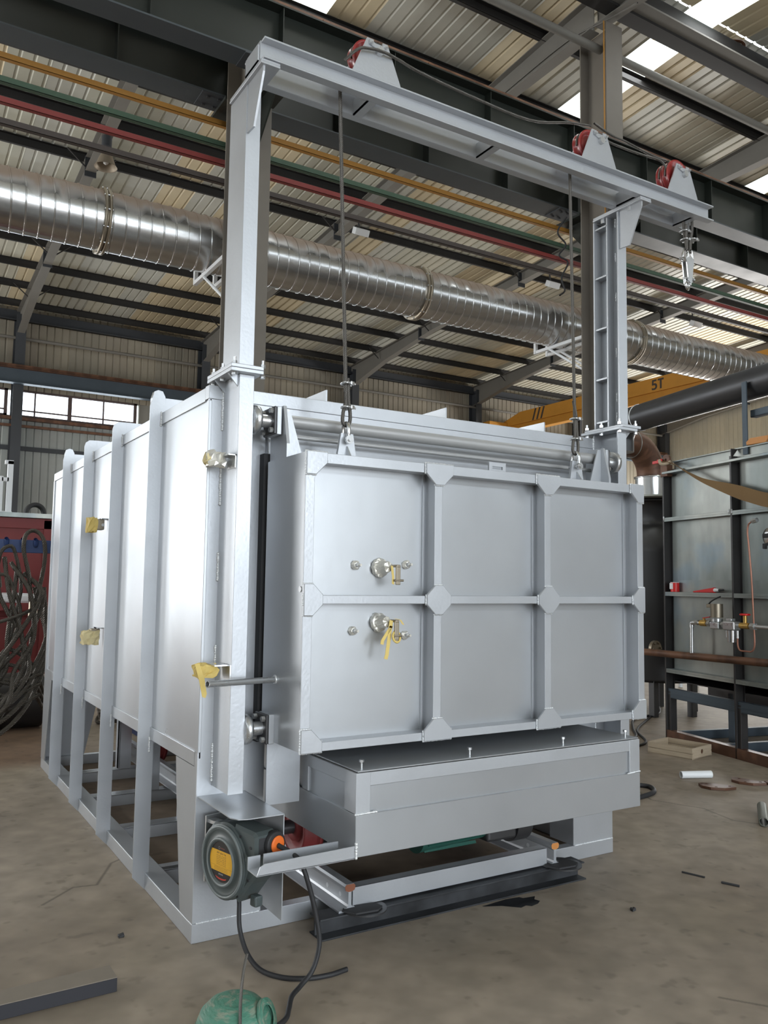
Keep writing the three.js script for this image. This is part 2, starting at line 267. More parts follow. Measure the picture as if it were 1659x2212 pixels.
// corrugated sheet, ribs along its length, spanning 0..w in x, thickness up in y, 0..len in z
function corrugated(w, len, ribs, d = 0.02, t = 0.004) {
  const top = [], s = w / ribs;
  for (let i = 0; i < ribs; i++) top.push([i * s, 0], [i * s + s * 0.72, 0], [i * s + s * 0.8, d], [i * s + s * 0.92, d]);
  top.push([w, 0]);
  return prism([...top, ...top.slice().reverse().map(([x, y]) => [x, y + t])], 'xy', 0, len);
}
{
  const ceiling = struct('ceiling');
  const rows = [[-12.1, -8.72, -1], [-20.3, -12.0, -1], [-28.75, -20.2, -1], [-8.68, -4.6, 1], [-4.7, 12.3, 1]];
  rows.forEach(([za, zb, side], r) => {
    const len = zb - za, tilt = Math.atan(0.058) * side, g = corrugated(0.75, len / Math.cos(tilt), 3), gw = corrugated(9.0, len, 36);
    for (let k = -14; k < 38; k++) {
      const x = 5.2 + 0.75 * k, sky = (r === 0 || r === 3) && ((k % 8) + 8) % 8 === 0;
      const q = finish(new THREE.Mesh(g, sky ? m.skylight : m.sheets[Math.floor(rnd() * 5)]));
      q.name = sky ? 'skylight_sheet' : 'roof_sheet'; q.position.set(x, roofY(za) + 0.004 * ((k + r) & 1) + (r === 1 ? 0.006 : 0), za); q.rotation.x = side < 0 ? -Math.atan(0.058) : Math.atan(0.058); ceiling.add(q);
    }
    const q = finish(new THREE.Mesh(gw, m.sheets[0])); q.name = 'roof_sheet'; q.position.set(-14.2, roofY(za), za); q.rotation.x = side < 0 ? -Math.atan(0.058) : Math.atan(0.058); ceiling.add(q);
  });
  // skylights: daylight of the same size just under each translucent sheet
  for (const x of [-0.4, 5.575, 11.575, 17.575, 23.575, 29.575]) for (const [z, l, s] of [[-10.4, 3.2, -1], [-6.65, 3.9, 1]]) {
    const a = new THREE.RectAreaLight(new THREE.Color(0.95, 0.98, 1.0), 9, 0.7, l); a.name = 'skylight_daylight'; a.position.set(x, roofY(z) - 0.04, z); a.lookAt(x, 0, z); scene.add(a);
  }
}
{ // far wall, with a strip of windows on its left half and a gate further left
  const w = struct('wall_back'), Z = -28.35;
  for (let x = -14, k = 0; x < 33.5; x += 0.95, k++) {
    const win = x < 7.25, hi = [];
    const add = (y0, y1, mat) => { const g = corrugated(0.95, y1 - y0, 4); const q = finish(new THREE.Mesh(g, mat)); q.name = 'wall_sheet'; q.rotation.x = -Math.PI / 2; q.position.set(x, y0, Z); w.add(q); };
    const gate = x > -10.3 && x < -4.3;
    if (win) { add(gate ? 5.1 : 0, 6.72, m.greySheets[k % 2]); add(7.55, 10.3, m.wallSheets[k % 3]); } else { add(0, 5.4, m.greySheets[k % 2]); add(5.3, 10.3, m.wallSheets[k % 3]); }
  }
  struct('wall_backing', [box(7.35, 33.8, 0, 10.2, Z - 0.25, Z - 0.1), box(-14.2, 7.35, 7.55, 10.2, Z - 0.25, Z - 0.1), box(-3.3, 7.35, 0, 6.72, Z - 0.25, Z - 0.1), box(-14.2, -10.3, 0, 6.72, Z - 0.25, Z - 0.1), box(-10.3, -3.3, 5.1, 6.72, Z - 0.25, Z - 0.1)], m.plainWall, w);
  for (const y of [2.2, 5.6]) for (const [a, b] of y < 5 ? [[-3.3, 33.4]] : [[-14, 33.4]]) struct('girt', [box(a, b, y, y + 0.14, Z + 0.03, Z + 0.09)], m.farSteel, w);
  const frameM = std({ color: C(0.10, 0.07, 0.065), roughness: 0.6 });
  [[3.52, 7.25], [-2.55, 3.2], [-8.6, -2.9], [-14, -8.9]].forEach(([a, b], i) => {  // last two windows lie out of view, added only for their light
    const wn = struct('window_' + (i + 1)); wn.userData.kind = 'structure';
    struct('pane', [box(a, b, 6.74, 7.54, Z - 0.03, Z - 0.025)], m.glass, wn);
    struct('frame', [box(a, b, 6.7, 6.75, Z - 0.06, Z + 0.03), box(a, b, 7.5, 7.56, Z - 0.06, Z + 0.03), box(b - 0.1, b, 6.7, 7.55, Z - 0.06, Z + 0.03), box(a, a + 0.06, 6.7, 7.55, Z - 0.06, Z + 0.03)], frameM, wn);
    struct('transom', [box(a, b, 6.88, 6.92, Z - 0.05, Z + 0.02)], frameM, wn);
    for (let x = b - 1.1, k = 0; x > a + 0.2; x -= 1.07, k++) struct('mullion', [box(x - (k % 2 ? 0.06 : 0.022), x + (k % 2 ? 0.06 : 0.022), 6.72, 7.54, Z - 0.05, Z + 0.025)], frameM, wn);
  });
  single('sill_rail', 'rusty brown angle rail along the window sill of the far wall', 'rail', [box(-14, 9.0, 6.56, 6.66, Z + 0.05, Z + 0.2), box(-14, 9.0, 6.34, 6.42, Z + 0.05, Z + 0.14)], m.rust);
  single('strut_pipe', 'thin pale strut pipe running between the far wall columns under the eaves', 'pipe', [cyl([-14, 9.12, Z + 0.4], [33.2, 9.12, Z + 0.4], 0.05, 10)], m.rafter);
}
{ // right end wall, left and front walls with unseen openings for the daylight, left gate and right strip added for it
  const w = struct('wall_right');
  for (let z = -28.4, k = 0; z < 12; z += 0.95, k++) { const add = (y0, y1) => { const g = corrugated(0.95, y1 - y0, 4), q = finish(new THREE.Mesh(g, m.endSheets[k % 2])); q.name = 'wall_sheet'; q.rotation.set(-Math.PI / 2, 0, -Math.PI / 2); q.position.set(33.6, y0, z); w.add(q); }; if (z > -28 && z < -10) { add(4.4, 10.9); add(0, 2.1); } else add(0, 10.9); }
  struct('wall_backing', [box(33.75, 33.9, 4.4, 11.4, -28.6, 12.2), box(33.75, 33.9, 0, 2.1, -28.6, 12.2), box(33.75, 33.9, 2.1, 4.4, -9.5, 12.2)], m.plainWall, w);
  struct('wall_left', [box(-14.2, -14.05, 0, 6.4, -16.4, 12.2), box(-14.2, -14.05, 8.15, 11.4, -28.6, 12.2), box(-14.2, -14.05, 5.15, 6.4, -28.6, -16.4), box(-14.2, -14.05, 0, 5.15, -28.6, -23.6), box(-14.2, -14.05, 6.4, 8.15, 7.2, 12.2), box(-14.2, -14.05, 6.4, 8.15, -28.6, -27.2)], m.plainWall);
  struct('wall_front', [box(-14.2, -4, 0, 7.4, 12.05, 12.2), box(8, 33.9, 0, 7.4, 12.05, 12.2), box(-4, 8, 5.6, 7.4, 12.05, 12.2), box(-14.2, 33.9, 9.0, 11.4, 12.05, 12.2)], m.plainWall);
}
// steel frame: far columns, centre columns, rafters, purlins
const hbeam = (x, w, z0, z1, y0, y1, t = 0.016) => [box(x - w / 2, x + w / 2, y0, y1, z0, z0 + t), box(x - w / 2, x + w / 2, y0, y1, z1 - t, z1), box(x - 0.006, x + 0.006, y0, y1, z0 + t, z1 - t)];
for (let k = 0; k < 6; k++) {
  const x = k < 5 ? 3.42 + 6.03 * k : 33.36;
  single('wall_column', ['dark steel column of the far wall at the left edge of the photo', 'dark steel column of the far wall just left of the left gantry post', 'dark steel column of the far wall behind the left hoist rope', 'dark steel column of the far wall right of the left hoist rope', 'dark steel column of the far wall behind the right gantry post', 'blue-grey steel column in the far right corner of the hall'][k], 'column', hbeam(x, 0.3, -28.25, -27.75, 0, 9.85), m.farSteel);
}
for (let k = 0; k < 3; k++) {
  const x = 3.57 + 6.03 * k, t = thing('hall_column', ['brown steel column standing behind the left gantry post', 'brown steel column rising to the roof behind the right gantry post', 'brown steel column of the middle row beyond the right edge'][k], 'column', [x, 0, -9.2]);
  part('shaft', hbeam(x, 0.36, -9.5, -8.92, 0, 10.58, 0.02), m.column, t);
  part('bracket', [box(x - 0.2, x + 0.2, 7.58, 7.62, -10.1, -9.5), prism([[-9.5, 7.0], [-9.5, 7.6], [-10.05, 7.6]], 'zy', x - 0.01, x + 0.01)], m.girder, t);
  part('bracket', [box(x - 0.2, x + 0.2, 7.28, 7.4, -8.92, -8.2), prism([[-8.92, 6.7], [-8.92, 7.3], [-8.25, 7.3]], 'zy', x - 0.01, x + 0.01)], m.girder, t);
}
const rafterNames = ['leftmost', 'second from the left', 'third from the left, behind the ropes', 'fourth from the left', 'fifth from the left', 'rightmost, along the end wall'];
for (let k = 0; k < 6; k++) {
  const x = k < 5 ? 3.42 + 6.03 * k : 33.36, t = thing('rafter', `grey tapered roof rafter of the far bay, ${rafterNames[k]}`, 'rafter', [x, 9.2, -18.7]);
  const top = (z) => roofY(z) - 0.2, zs = [-9.2, -12, -15, -22.5, -25.5, -28.2], dp = [0.55, 0.42, 0.3, 0.3, 0.48, 0.85];
  const bot = zs.map((z, i) => [z, top(z) - dp[i]]), up = zs.map((z) => [z, top(z)]);
  part('web', [prism([...up, ...bot.slice().reverse()], 'zy', x - 0.005, x + 0.005)], m.rafter, t);
  const fl = (a, b) => { const g = box(x - 0.11, x + 0.11, -0.008, 0.008, 0, -Math.hypot(a[0] - b[0], a[1] - b[1])); return turn(g, [1, 0, 0], Math.atan2(b[1] - a[1], -(b[0] - a[0])), [0, 0, 0]).translate(0, a[1], a[0]); };
  part('bottom_flange', bot.slice(1).map((b, i) => fl(bot[i], b)), m.rafter, t); part('top_flange', [fl(up[0], up[5])], m.rafter, t);
  for (const z of [-18.0, -23.2]) part('splice_plate', [box(x - 0.12, x + 0.12, top(z) - 0.42, top(z) + 0.02, z - 0.015, z + 0.015)], m.farSteel, t);
  for (const z of [-13.4, -17.9, -22.6, -25.9]) for (const s of [-1, 1]) part('knee_brace', [cyl([x + s * 0.1, top(z) - 0.3, z], [x + s * 0.5, top(z) + 0.04, z], 0.018, 6)], m.purlin, t);
}
for (let k = 0; k < 3; k++) {
  const x = 3.5 + 6.03 * (k + 0), t = thing('rafter', ['grey steel rafter of the near bay above the left gantry post', 'dark grey rafter crossing the column top behind the red pulleys', 'dark grey rafter of the near bay at the right edge under the roof'][k], 'rafter', [x, 10, -2]);
  const top = (z) => roofY(z) - 0.2;
  part('web', [prism([[-9.2, top(-9.2)], [11.9, top(11.9)], [11.9, top(11.9) - 0.5], [-9.2, top(-9.2) - 0.45]], 'zy', x - 0.005, x + 0.005)], m.rafter, t);
  part('bottom_flange', [prism([[-9.2, top(-9.2) - 0.45], [11.9, top(11.9) - 0.5], [11.9, top(11.9) - 0.516], [-9.2, top(-9.2) - 0.466]], 'zy', x - 0.11, x + 0.11)], m.rafter, t);
}
const cee = (x0, x1, y, z) => [box(x0, x1, y - 0.2, y, z - 0.003, z + 0.003), box(x0, x1, y - 0.006, y, z, z + 0.07), box(x0, x1, y - 0.2, y - 0.194, z, z + 0.07), box(x0, x1, y - 0.2, y - 0.175, z + 0.066, z + 0.07)];
const ORD = ['first', 'second', 'third', 'fourth', 'fifth', 'sixth', 'seventh', 'eighth', 'ninth', 'tenth', 'eleventh', 'twelfth'];
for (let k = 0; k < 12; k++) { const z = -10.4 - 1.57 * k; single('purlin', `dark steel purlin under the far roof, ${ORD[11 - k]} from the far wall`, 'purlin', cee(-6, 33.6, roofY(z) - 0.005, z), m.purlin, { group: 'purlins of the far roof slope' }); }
single('purlin', 'dark steel purlin on the near side of the ridge beam at the top right', 'purlin', cee(-6, 33.6, roofY(-6.2) - 0.005, -6.2), m.purlin);
single('eaves_beam', 'dark deep eaves beam along the top of the far wall', 'beam', [box(-14, 33.4, 9.72, 10.05, -28.2, -28.12), box(-14, 33.4, 9.72, 9.74, -28.2, -28.0)], m.farSteel);
{
  const t = thing('ridge_beam', 'thick dark ridge beam with a pale ragged flange above the middle column row', 'beam', [10, 10.7, -8.8]);
  part('web', [box(-6, 33.5, 10.72, 11.22, -8.98, -8.72)], m.purlin, t); part('flange', [box(-6, 33.5, 10.76, 10.79, -8.715, -8.5)], m.rafter, t);
}
single('tie_pipe', 'long olive grey tie pipe between the column tops under the roof', 'pipe', [cyl([-6, 10.3, -9.2], [33.4, 10.28, -9.2], 0.065, 14)], m.rafter);
// crane runway girders
function runway(name, label, y0, y1, z, fw, mats, xs) {
  const t = thing(name, label, 'girder', [10, y0, z]);
  part('web', [box(-8, 33.3, y0 + 0.02, y1 - 0.02, z - 0.006, z + 0.006)], mats, t);
  part('bottom_flange', [box(-8, 33.3, y0, y0 + 0.02, z - fw / 2, z + fw / 2)], m.flange, t);  // lighter than the web: floor bounce on the underside is in its colour
  part('top_flange', [box(-8, 33.3, y1 - 0.02, y1, z - fw / 2, z + fw / 2)], mats, t);
  for (let x = -6.9; x < 33; x += 1.5) part('stiffener', [box(x - 0.005, x + 0.005, y0 + 0.02, y1 - 0.02, z - fw * 0.45, z + fw * 0.45)], mats, t);
  part('rail', [box(-8, 33.3, y1, y1 + 0.02, z - 0.05, z + 0.05), box(-8, 33.3, y1 + 0.02, y1 + 0.09, z - 0.012, z + 0.012), box(-8, 33.3, y1 + 0.09, y1 + 0.12, z - 0.035, z + 0.035)], m.rust, t);
  for (const x of xs) {
    part('splice_plate', [box(x - 0.42, x + 0.42, y0 - 0.014, y0, z - fw / 2, z + fw / 2)], m.farSteel, t);
    for (const dx of [-0.32, -0.18, 0.18, 0.32]) for (const s of [-1, 1]) part('bolt', [hexnut([x + dx, y0 - 0.035, z + s * fw * 0.28], [x + dx, y0 - 0.01, z + s * fw * 0.28], 0.022)], m.dark, t);
  }
  for (let x = 0.4; x < 16; x += 0.75) part('rail_clip', [box(x - 0.04, x + 0.04, y1 + 0.0, y1 + 0.045, z + 0.04, z + 0.12)], m.rust, t);
  return t;
}
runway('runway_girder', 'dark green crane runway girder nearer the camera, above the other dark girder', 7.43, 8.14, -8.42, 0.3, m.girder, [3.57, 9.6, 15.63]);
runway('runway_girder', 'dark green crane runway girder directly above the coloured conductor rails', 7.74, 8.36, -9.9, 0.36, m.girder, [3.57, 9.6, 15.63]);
{
  const t = thing('runway_girder', 'blue-grey crane runway girder along the far wall above the windows', 'girder', [10, 7.6, -27.6]);
  part('web', [box(-13.5, 33.2, 7.62, 8.06, -27.66, -27.64)], m.blueSteel, t); part('bottom_flange', [box(-13.5, 33.2, 7.6, 7.62, -27.8, -27.5)], m.blueSteel, t); part('top_flange', [box(-13.5, 33.2, 8.06, 8.08, -27.8, -27.5)], m.rust, t);
  part('rail', [box(-13.5, 33.2, 8.08, 8.2, -27.69, -27.61)], m.rust, t);
}
// four conductor rails under the far girder
const bus = (y, mat, label) => { const t = thing('conductor_rail', label, 'rail', [6, y, -9.95]); part('angle', [box(-8, 33.2, y - 0.025, y + 0.045, -9.925, -9.92), box(-8, 33.2, y - 0.025, y - 0.02, -9.985, -9.92)], mat, t); for (const x of [3.57, 9.6, 15.63]) part('insulator', [cyl([x, y, -9.99], [x, y, -9.93], 0.022, 10)], m.brick, t); };
bus(7.49, m.busYellow, 'yellow conductor rail, uppermost of the four under the girder');
bus(7.21, m.busGreen, 'dull green conductor rail, second from the top under the girder');
bus(6.97, m.busRed, 'red conductor rail, third from the top under the girder');
bus(6.72, m.busBrown, 'dark brown conductor rail, lowest of the four under the girder');
for (const [x, l] of [[3.78, 'left'], [9.3, 'right']]) single('cable_loop', `black power cable hanging in loops beside the ${l} gantry post, at the conductor rails`, 'cable', [tube([[x, 7.6, -9.7], [x - 0.1, 7.35, -9.8], [x + 0.08, 7.18, -9.8], [x - 0.05, 6.98, -9.82], [x + 0.12, 6.9, -9.8], [x, 6.6, -9.82], [x + 0.05, 6.4, -9.8], [x - 0.06, 6.3, -9.8]], 0.014, 70, 7)], m.rubber);
single('cable_pair', 'two brown cables running down the column behind the left gantry post', 'cable', [tube([[3.40, 8.3, -8.88], [3.41, 7.7, -8.88], [3.36, 7.2, -8.9], [3.42, 6.8, -8.88], [3.41, 4, -8.88]], 0.012, 40, 6), tube([[3.46, 8.3, -8.88], [3.47, 7.7, -8.88], [3.42, 7.25, -8.88], [3.47, 6.8, -8.88], [3.45, 4, -8.88]], 0.012, 40, 6)], m.column);
single('conduit', 'thin ochre conduit running up the brown column behind the right gantry post', 'conduit', [cyl([9.405, 5, -8.95], [9.405, 10.58, -8.95], 0.012, 8)], m.busYellow);
single('conduit', 'thin grey conduit clipped along the side of the near rafter at the column top', 'conduit', [tube([[9.45, 10.5, -8.3], [9.44, 10.62, -9.1], [9.42, 10.72, -9.6], [9.42, 10.7, -11.0], [9.42, 10.6, -12.4], [9.42, 10.5, -14]], 0.014, 30, 6)], m.rafter);
// spiral duct
{
  const y = 5.96, z = -10.22, R = 0.36, t = thing('ventilation_duct', 'large galvanised spiral ventilation duct running across behind the gantry', 'duct', [7, y - R, z]);
  const ends = [-8, 2.1, 6.72, 11.3, 16.0, 20.6];
  for (let i = 0; i + 1 < ends.length; i++) {
    const g = cyl([ends[i], y, z], [ends[i + 1], y, z], R, 64, R, true), u = g.attributes.uv, p = g.attributes.position;
    for (let j = 0; j < u.count; j++) { let a = Math.atan2(p.getZ(j) - z, p.getY(j) - y) / 6.28318; u.setXY(j, p.getX(j) / 2.2, 0.5 + a); }
    for (let j = 0; j < u.count; j += 3) { const v = [u.getY(j), u.getY(j + 1), u.getY(j + 2)]; if (Math.max(...v) - Math.min(...v) > 0.5) for (let k = 0; k < 3; k++) if (v[k] < 0.5) u.setY(j + k, v[k] + 1); }
    const s = part('duct_section', [g], m.duct, t);
    const n = Math.round((ends[i + 1] - ends[i]) / 0.155), pts = []; for (let k = 0; k <= n * 32; k++) { const a = (k / 32) * 6.28318; pts.push(V3(ends[i] + 0.02 + ((ends[i + 1] - ends[i] - 0.04) * k) / (n * 32), y + R * Math.cos(a), z + R * Math.sin(a))); }
    const hx = flat(new THREE.TubeGeometry(new Poly(pts), n * 32, 0.011, 5, false)), hu = hx.attributes.uv, hp = hx.attributes.position; for (let j = 0; j < hu.count; j++) hu.setXY(j, hp.getX(j) / 2.2, 0.5 + Math.atan2(hp.getZ(j) - z, hp.getY(j) - y) / 6.28318 * 0.98);
    part('spiral_seam', [hx], m.duct, s);
  }
  for (const x of [2.1, 6.72, 11.3, 16.0]) { const f = part('flange_ring', [lathe([[R, -0.04], [R + 0.045, -0.04], [R + 0.045, -0.012], [R + 0.012, -0.012], [R + 0.012, 0.012], [R + 0.045, 0.012], [R + 0.045, 0.04], [R, 0.04]], [x, y, z], [1, 0, 0], 48)], m.brassOld, t); for (let k = 0; k < 12; k++) { const a = k * 0.5236; part('bolt', [cyl([x - 0.05, y + (R + 0.03) * Math.cos(a), z + (R + 0.03) * Math.sin(a)], [x + 0.05, y + (R + 0.03) * Math.cos(a), z + (R + 0.03) * Math.sin(a)], 0.012, 6)], m.zinc, f); } }
  for (const [x, l] of [[3.57, 'left'], [9.6, 'right']]) { const b = thing('duct_bracket', `white angle bracket carrying the duct on the column behind the ${l} gantry post`, 'bracket', [x, 5, -9.5]); parts('arm', [box(x - 0.16, x - 0.11, 5.55, 5.6, -10.62, -9.5), box(x + 0.11, x + 0.16, 5.55, 5.6, -10.62, -9.5)], m.white, b); parts('stop', [box(x - 0.16, x - 0.11, 5.55, 5.74, -10.66, -10.61), box(x + 0.11, x + 0.16, 5.55, 5.74, -10.66, -10.61)], m.white, b); parts('brace', [-0.135, 0.135].map((d) => cyl([x + d, 5.56, -10.3], [x + d, 5.05, -9.52], 0.022, 6)), m.white, b); }
  const d = thing('branch_duct', 'slim vertical galvanised spiral pipe dropping from the duct beside the right gantry post', 'duct', [10.0, 3.6, -9.9]);
  part('pipe', [cyl([10.0, 3.6, -9.95], [10.0, 5.62, -9.95], 0.075, 24)], m.zinc, d); const q = []; for (let k = 0; k <= 15 * 20; k++) { const a = (k / 20) * 6.28318; q.push(V3(10 + 0.076 * Math.cos(a), 3.62 + 1.95 * k / 300, -9.95 + 0.076 * Math.sin(a))); } part('spiral_seam', [flat(new THREE.TubeGeometry(new Poly(q), 300, 0.004, 4))], m.zinc, d);
}
// lamps under the rafters (all switched off)
{
  const x = 3.42, z = -16.5, y = 9.75, t = thing('bay_lamp', 'dusty bell-shaped bay lamp hanging from the leftmost rafter, unlit', 'lamp', [x, y, z]);
  part('gear_box', [cyl([x, y + 0.42, z], [x, y + 0.62, z], 0.1, 16)], m.farSteel, t); part('hanger', [cyl([x, y + 0.6, z], [x, 10.4, z], 0.015, 8)], m.farSteel, t);
  part('shade', [lathe([[0.05, 0.40], [0.06, 0.34], [0.10, 0.27], [0.145, 0.17], [0.18, 0.07], [0.215, 0.01], [0.225, 0], [0.21, 0.008], [0.173, 0.07], [0.138, 0.17], [0.095, 0.265], [0.055, 0.33]], [x, y, z], [0, 1, 0], 36)], std({ color: C(0.30, 0.25, 0.19), roughness: 0.55, metalness: 0.3 }), t);
  part('bulb', [lathe([[0.001, 0.05], [0.05, 0.08], [0.065, 0.14], [0.05, 0.22], [0.03, 0.3]], [x, y, z], [0, 1, 0], 20)], m.white, t);
}
[[9.5, -17.0, 10.0, 'second rafter, left of the left hoist rope'], [15.5, -16.8, 9.85, 'third rafter, left of the right hoist rope'], [21.5, -16.8, 9.8, 'fourth rafter, right of the right gantry post']].forEach(([x, z, y, w]) => {
  const t = thing('flood_light', `small white floodlight fixed to the ${w}`, 'lamp', [x, y, z]);
  part('housing', [turn(box(x - 0.19, x + 0.19, y - 0.02, y + 0.14, z - 0.03, z + 0.16, 0.01), [1, 0, 0], 0.5, [x, y, z])], m.white, t); part('lens', [turn(box(x - 0.17, x + 0.17, y - 0.028, y - 0.018, z - 0.01, z + 0.14), [1, 0, 0], 0.5, [x, y, z])], m.chrome, t); part('bracket', [cyl([x, y + 0.1, z], [x, y + 0.42, z - 0.05], 0.02, 6)], m.dark, t);
});
// 5 t crane bridge of the far bay
const fontB = await new FontLoader().loadAsync('fonts/droid/droid_sans_bold.typeface.json');
{
  const x = 23, t = thing('crane_bridge', 'yellow overhead crane bridge with dark stripes and a 5T marking', 'crane', [x, 8.2, -18.7]);
  part('beam', [prism([[-27.9, 8.36], [-27.9, 8.52], [-26.6, 8.86], [-10.4, 8.86], [-10.4, 8.36]], 'zy', x - 0.2, x + 0.2)], m.yellow, t);
  part('lower_flange', [prism([[-27.9, 8.18], [-27.9, 8.37], [-10.4, 8.37], [-10.4, 8.06], [-26.0, 8.06]], 'zy', x - 0.11, x + 0.11)], m.yellow, t); part('bottom_plate', [box(x - 0.24, x + 0.1, 8.03, 8.07, -26.2, -10.4)], m.yellow, t);
  part('end_carriage', [box(x - 1.2, x + 1.2, 8.2, 8.5, -27.85, -27.4, 0.02)], m.yellow, t); part('end_carriage', [box(x - 1.2, x + 1.2, 8.45, 8.75, -10.2, -9.7, 0.02)], m.yellow, t);
  const txt = new TextGeometry('5T', { font: fontB, size: 0.36, depth: 0.004, curveSegments: 5 }); txt.rotateY(-Math.PI / 2); txt.translate(x - 0.203, 8.43, -19.62); part('marking', [uvm(flat(txt))], m.busBrown, t, 'dark 5T lettering');
  for (let k = 0; k < 3; k++) { const z = -25.85 + 0.25 * k; part('stripe', [prism([[z, 8.37], [z + 0.1, 8.37], [z + 0.28, 8.85], [z + 0.18, 8.85]], 'zy', x - 0.204, x - 0.2)], m.busBrown, t, 'dark diagonal stripe'); }
  part('hole', [cyl([x - 0.204, 8.56, -20.75], [x - 0.198, 8.56, -20.75], 0.07, 18)], m.dark, t);
}
// near roof: torn round ventilator hole beside the skylight
{
  const x = 12.6, z = -8.95, y = roofY(z) - 0.04, t = thing('roof_ventilator', 'round roof ventilator opening beside the bright skylight', 'ventilator', [x, y, z]);
  part('collar', [lathe([[0.2, 0], [0.25, 0], [0.25, 0.02], [0.2, 0.02]], [x, y - 0.03, z], [0, 1, 0], 32)], m.rust, t); part('blades', [lathe([[0.02, 0.03], [0.1, 0.0], [0.14, 0.02], [0.2, 0.0]], [x, y - 0.03, z], [0.2, 1, 0], 24)], m.zinc, t);
}

// ---------------------------------------------------------------- the silver furnace
const XL = 1.268, XR = 3.875, ZF = -3.672, ZB = -7.645, XC = 2.5715, H = 2.5, S = m.silver, SP = m.silverPanel;
const RIB = [-4.43, -5.27, -6.1, -6.89];
const beads = (p, q, n, r = 0.006) => { p = A(p); q = A(q); const l = []; for (let i = 0; i <= n; i++) { const c = p.clone().lerp(q, i / n), g = flat(new THREE.SphereGeometry(r * (0.75 + 0.5 * rnd()), 6, 4)); l.push(g.translate(c.x + rr_(-1, 1) * 0.001, c.y, c.z + rr_(-1, 1) * 0.001)); } return l; };
const boltY = (x, y, z, r = 0.012, h = 0.03) => [hexnut([x, y, z], [x, y + h * 0.45, z], r), cyl([x, y, z], [x, y + h, z], r * 0.55, 10)];
{
  const t = thing('industrial_furnace', 'large silver-painted box furnace on an open steel base frame, standing in the middle', 'furnace', [XC, 0, -5.66]);
  // base frame
  part('base_rail', [box(XL, XL + 0.1, 0, 0.082, ZB, ZF, 0.004)], S, t); part('base_rail', [box(XR - 0.1, XR, 0, 0.082, ZB, ZF, 0.004)], S, t);
  part('base_beam', [box(XL - 0.001, XR + 0.001, 0.0005, 0.084, ZF - 0.06, ZF + 0.001, 0.003)], S, t); part('base_beam', [box(XL + 0.001, XR - 0.001, 0.0005, 0.081, ZB - 0.001, ZB + 0.06, 0.003)], S, t);
  for (const z of RIB) part('base_beam', [box(XL + 0.05, XR - 0.05, 0, 0.08, z - 0.05, z, 0.003), box(XL + 0.05, XR - 0.05, 0.074, 0.08, z - 0.1, z)], S, t);
  // inner uprights and longitudinal beams
  for (const z of RIB) for (const x of [XL + 0.46, XR - 0.53]) part('inner_post', [box(x, x + 0.1, 0.08, 0.86, z - 0.05, z, 0.003), box(x, x + 0.008, 0.08, 0.86, z - 0.1, z)], S, t);
  part('floor_plate', [box(XL + 0.03, XR - 0.03, 0.80, 0.86, ZB + 0.03, ZF - 0.25)], S, t);
  for (const x of [XL + 0.6, XR - 0.7]) part('inner_beam', [box(x, x + 0.1, 0.72, 0.8, ZB + 0.05, ZF - 0.3)], S, t);
  for (const z of RIB) part('floor_beam', [box(XL + 0.02, XR - 0.02, 0.74, 0.82, z - 0.05, z)], S, t);
  // sides: panels between flat-bar ribs
  for (const [x, sx] of [[XL, 1], [XR, -1]]) {
    const zs = [ZF, ...RIB, ZB];
    for (let i = 0; i < 5; i++) {
      const z1 = zs[i] - (i ? 0.008 : 0), z0 = zs[i + 1];
      part('side_panel', [box(x + sx * 0.008, x + sx * 0.014, 0.80, 2.46, z0, z1)], SP, t);
      part('top_rail', [box(x, x + sx * 0.05, 2.435, 2.5, z0, z1 - (i ? 0 : 0.052), 0.002)], SP, t);
      part('bottom_rail', [box(x, x + sx * 0.05, 0.76, 0.826, z0, i ? z1 : z1 - 0.04, 0.003)], SP, t);
    }
    for (const z of RIB) {
      part('side_rib', [prism([[x + sx * 0.02, 0.0], [x, 0.0], [x - sx * 0.063, 0.066], [x - sx * 0.063, 2.535], [x - sx * 0.055, 2.562], [x - sx * 0.03, 2.58], [x + sx * 0.02, 2.582], [x + sx * 0.02, 2.4]], 'xy', z - 0.008, z)], S, t);
      part('weld_bead', beads([x - 0.002, 2.43, z + 0.002], [x - 0.002, 2.5, z + 0.002], 12), m.weld, t); part('weld_bead', beads([x - 0.002, 0.70, z + 0.002], [x - 0.002, 0.77, z + 0.002], 12), m.weld, t);
    }
    part('corner_leg', [prism([[ZF - 0.014, 0.083], [ZF - 0.014, 0.824], [ZF - 0.038, 0.824], [ZF - 0.042, 0.758], [ZF - 0.31, 0.758], [ZF - 0.29, 0.62], [ZF - 0.18, 0.083]], 'zy', x + sx * 0.0015, x + sx * 0.0135)], SP, t);
    part('corner_strip', [box(x + sx * 0.001, x + sx * 0.016, 0.825, 2.434, ZF - 0.034, ZF + 0.001, 0.002)], SP, t);
    part('corner_leg', [prism([[ZB - 0.001, 0.083], [ZB - 0.001, 2.434], [ZB + 0.045, 2.44], [ZB + 0.045, 0.826], [ZB + 0.33, 0.826], [ZB + 0.33, 0.757], [ZB + 0.17, 0.083]], 'zy', x - sx * 0.0015, x + sx * 0.0075)], SP, t);
  }
  for (const z of [RIB[0], RIB[3]]) part('lifting_lug', [prism([[XL - 0.05, 2.5], [XL - 0.05, 2.58], [XL - 0.04, 2.615], [XL - 0.02, 2.625], [XL + 0.005, 2.62], [XL + 0.02, 2.59], [XL + 0.02, 2.5]], 'xy', z - 0.05, z - 0.01)], S, t);
  for (const z of RIB) part('roof_rib', [box(XL + 0.0203, XR - 0.0203, 2.5, 2.582, z - 0.008, z)], S, t);
  part('roof_plate', [box(XL + 0.01, XR - 0.01, 2.47, 2.498, ZB, ZF)], S, t);
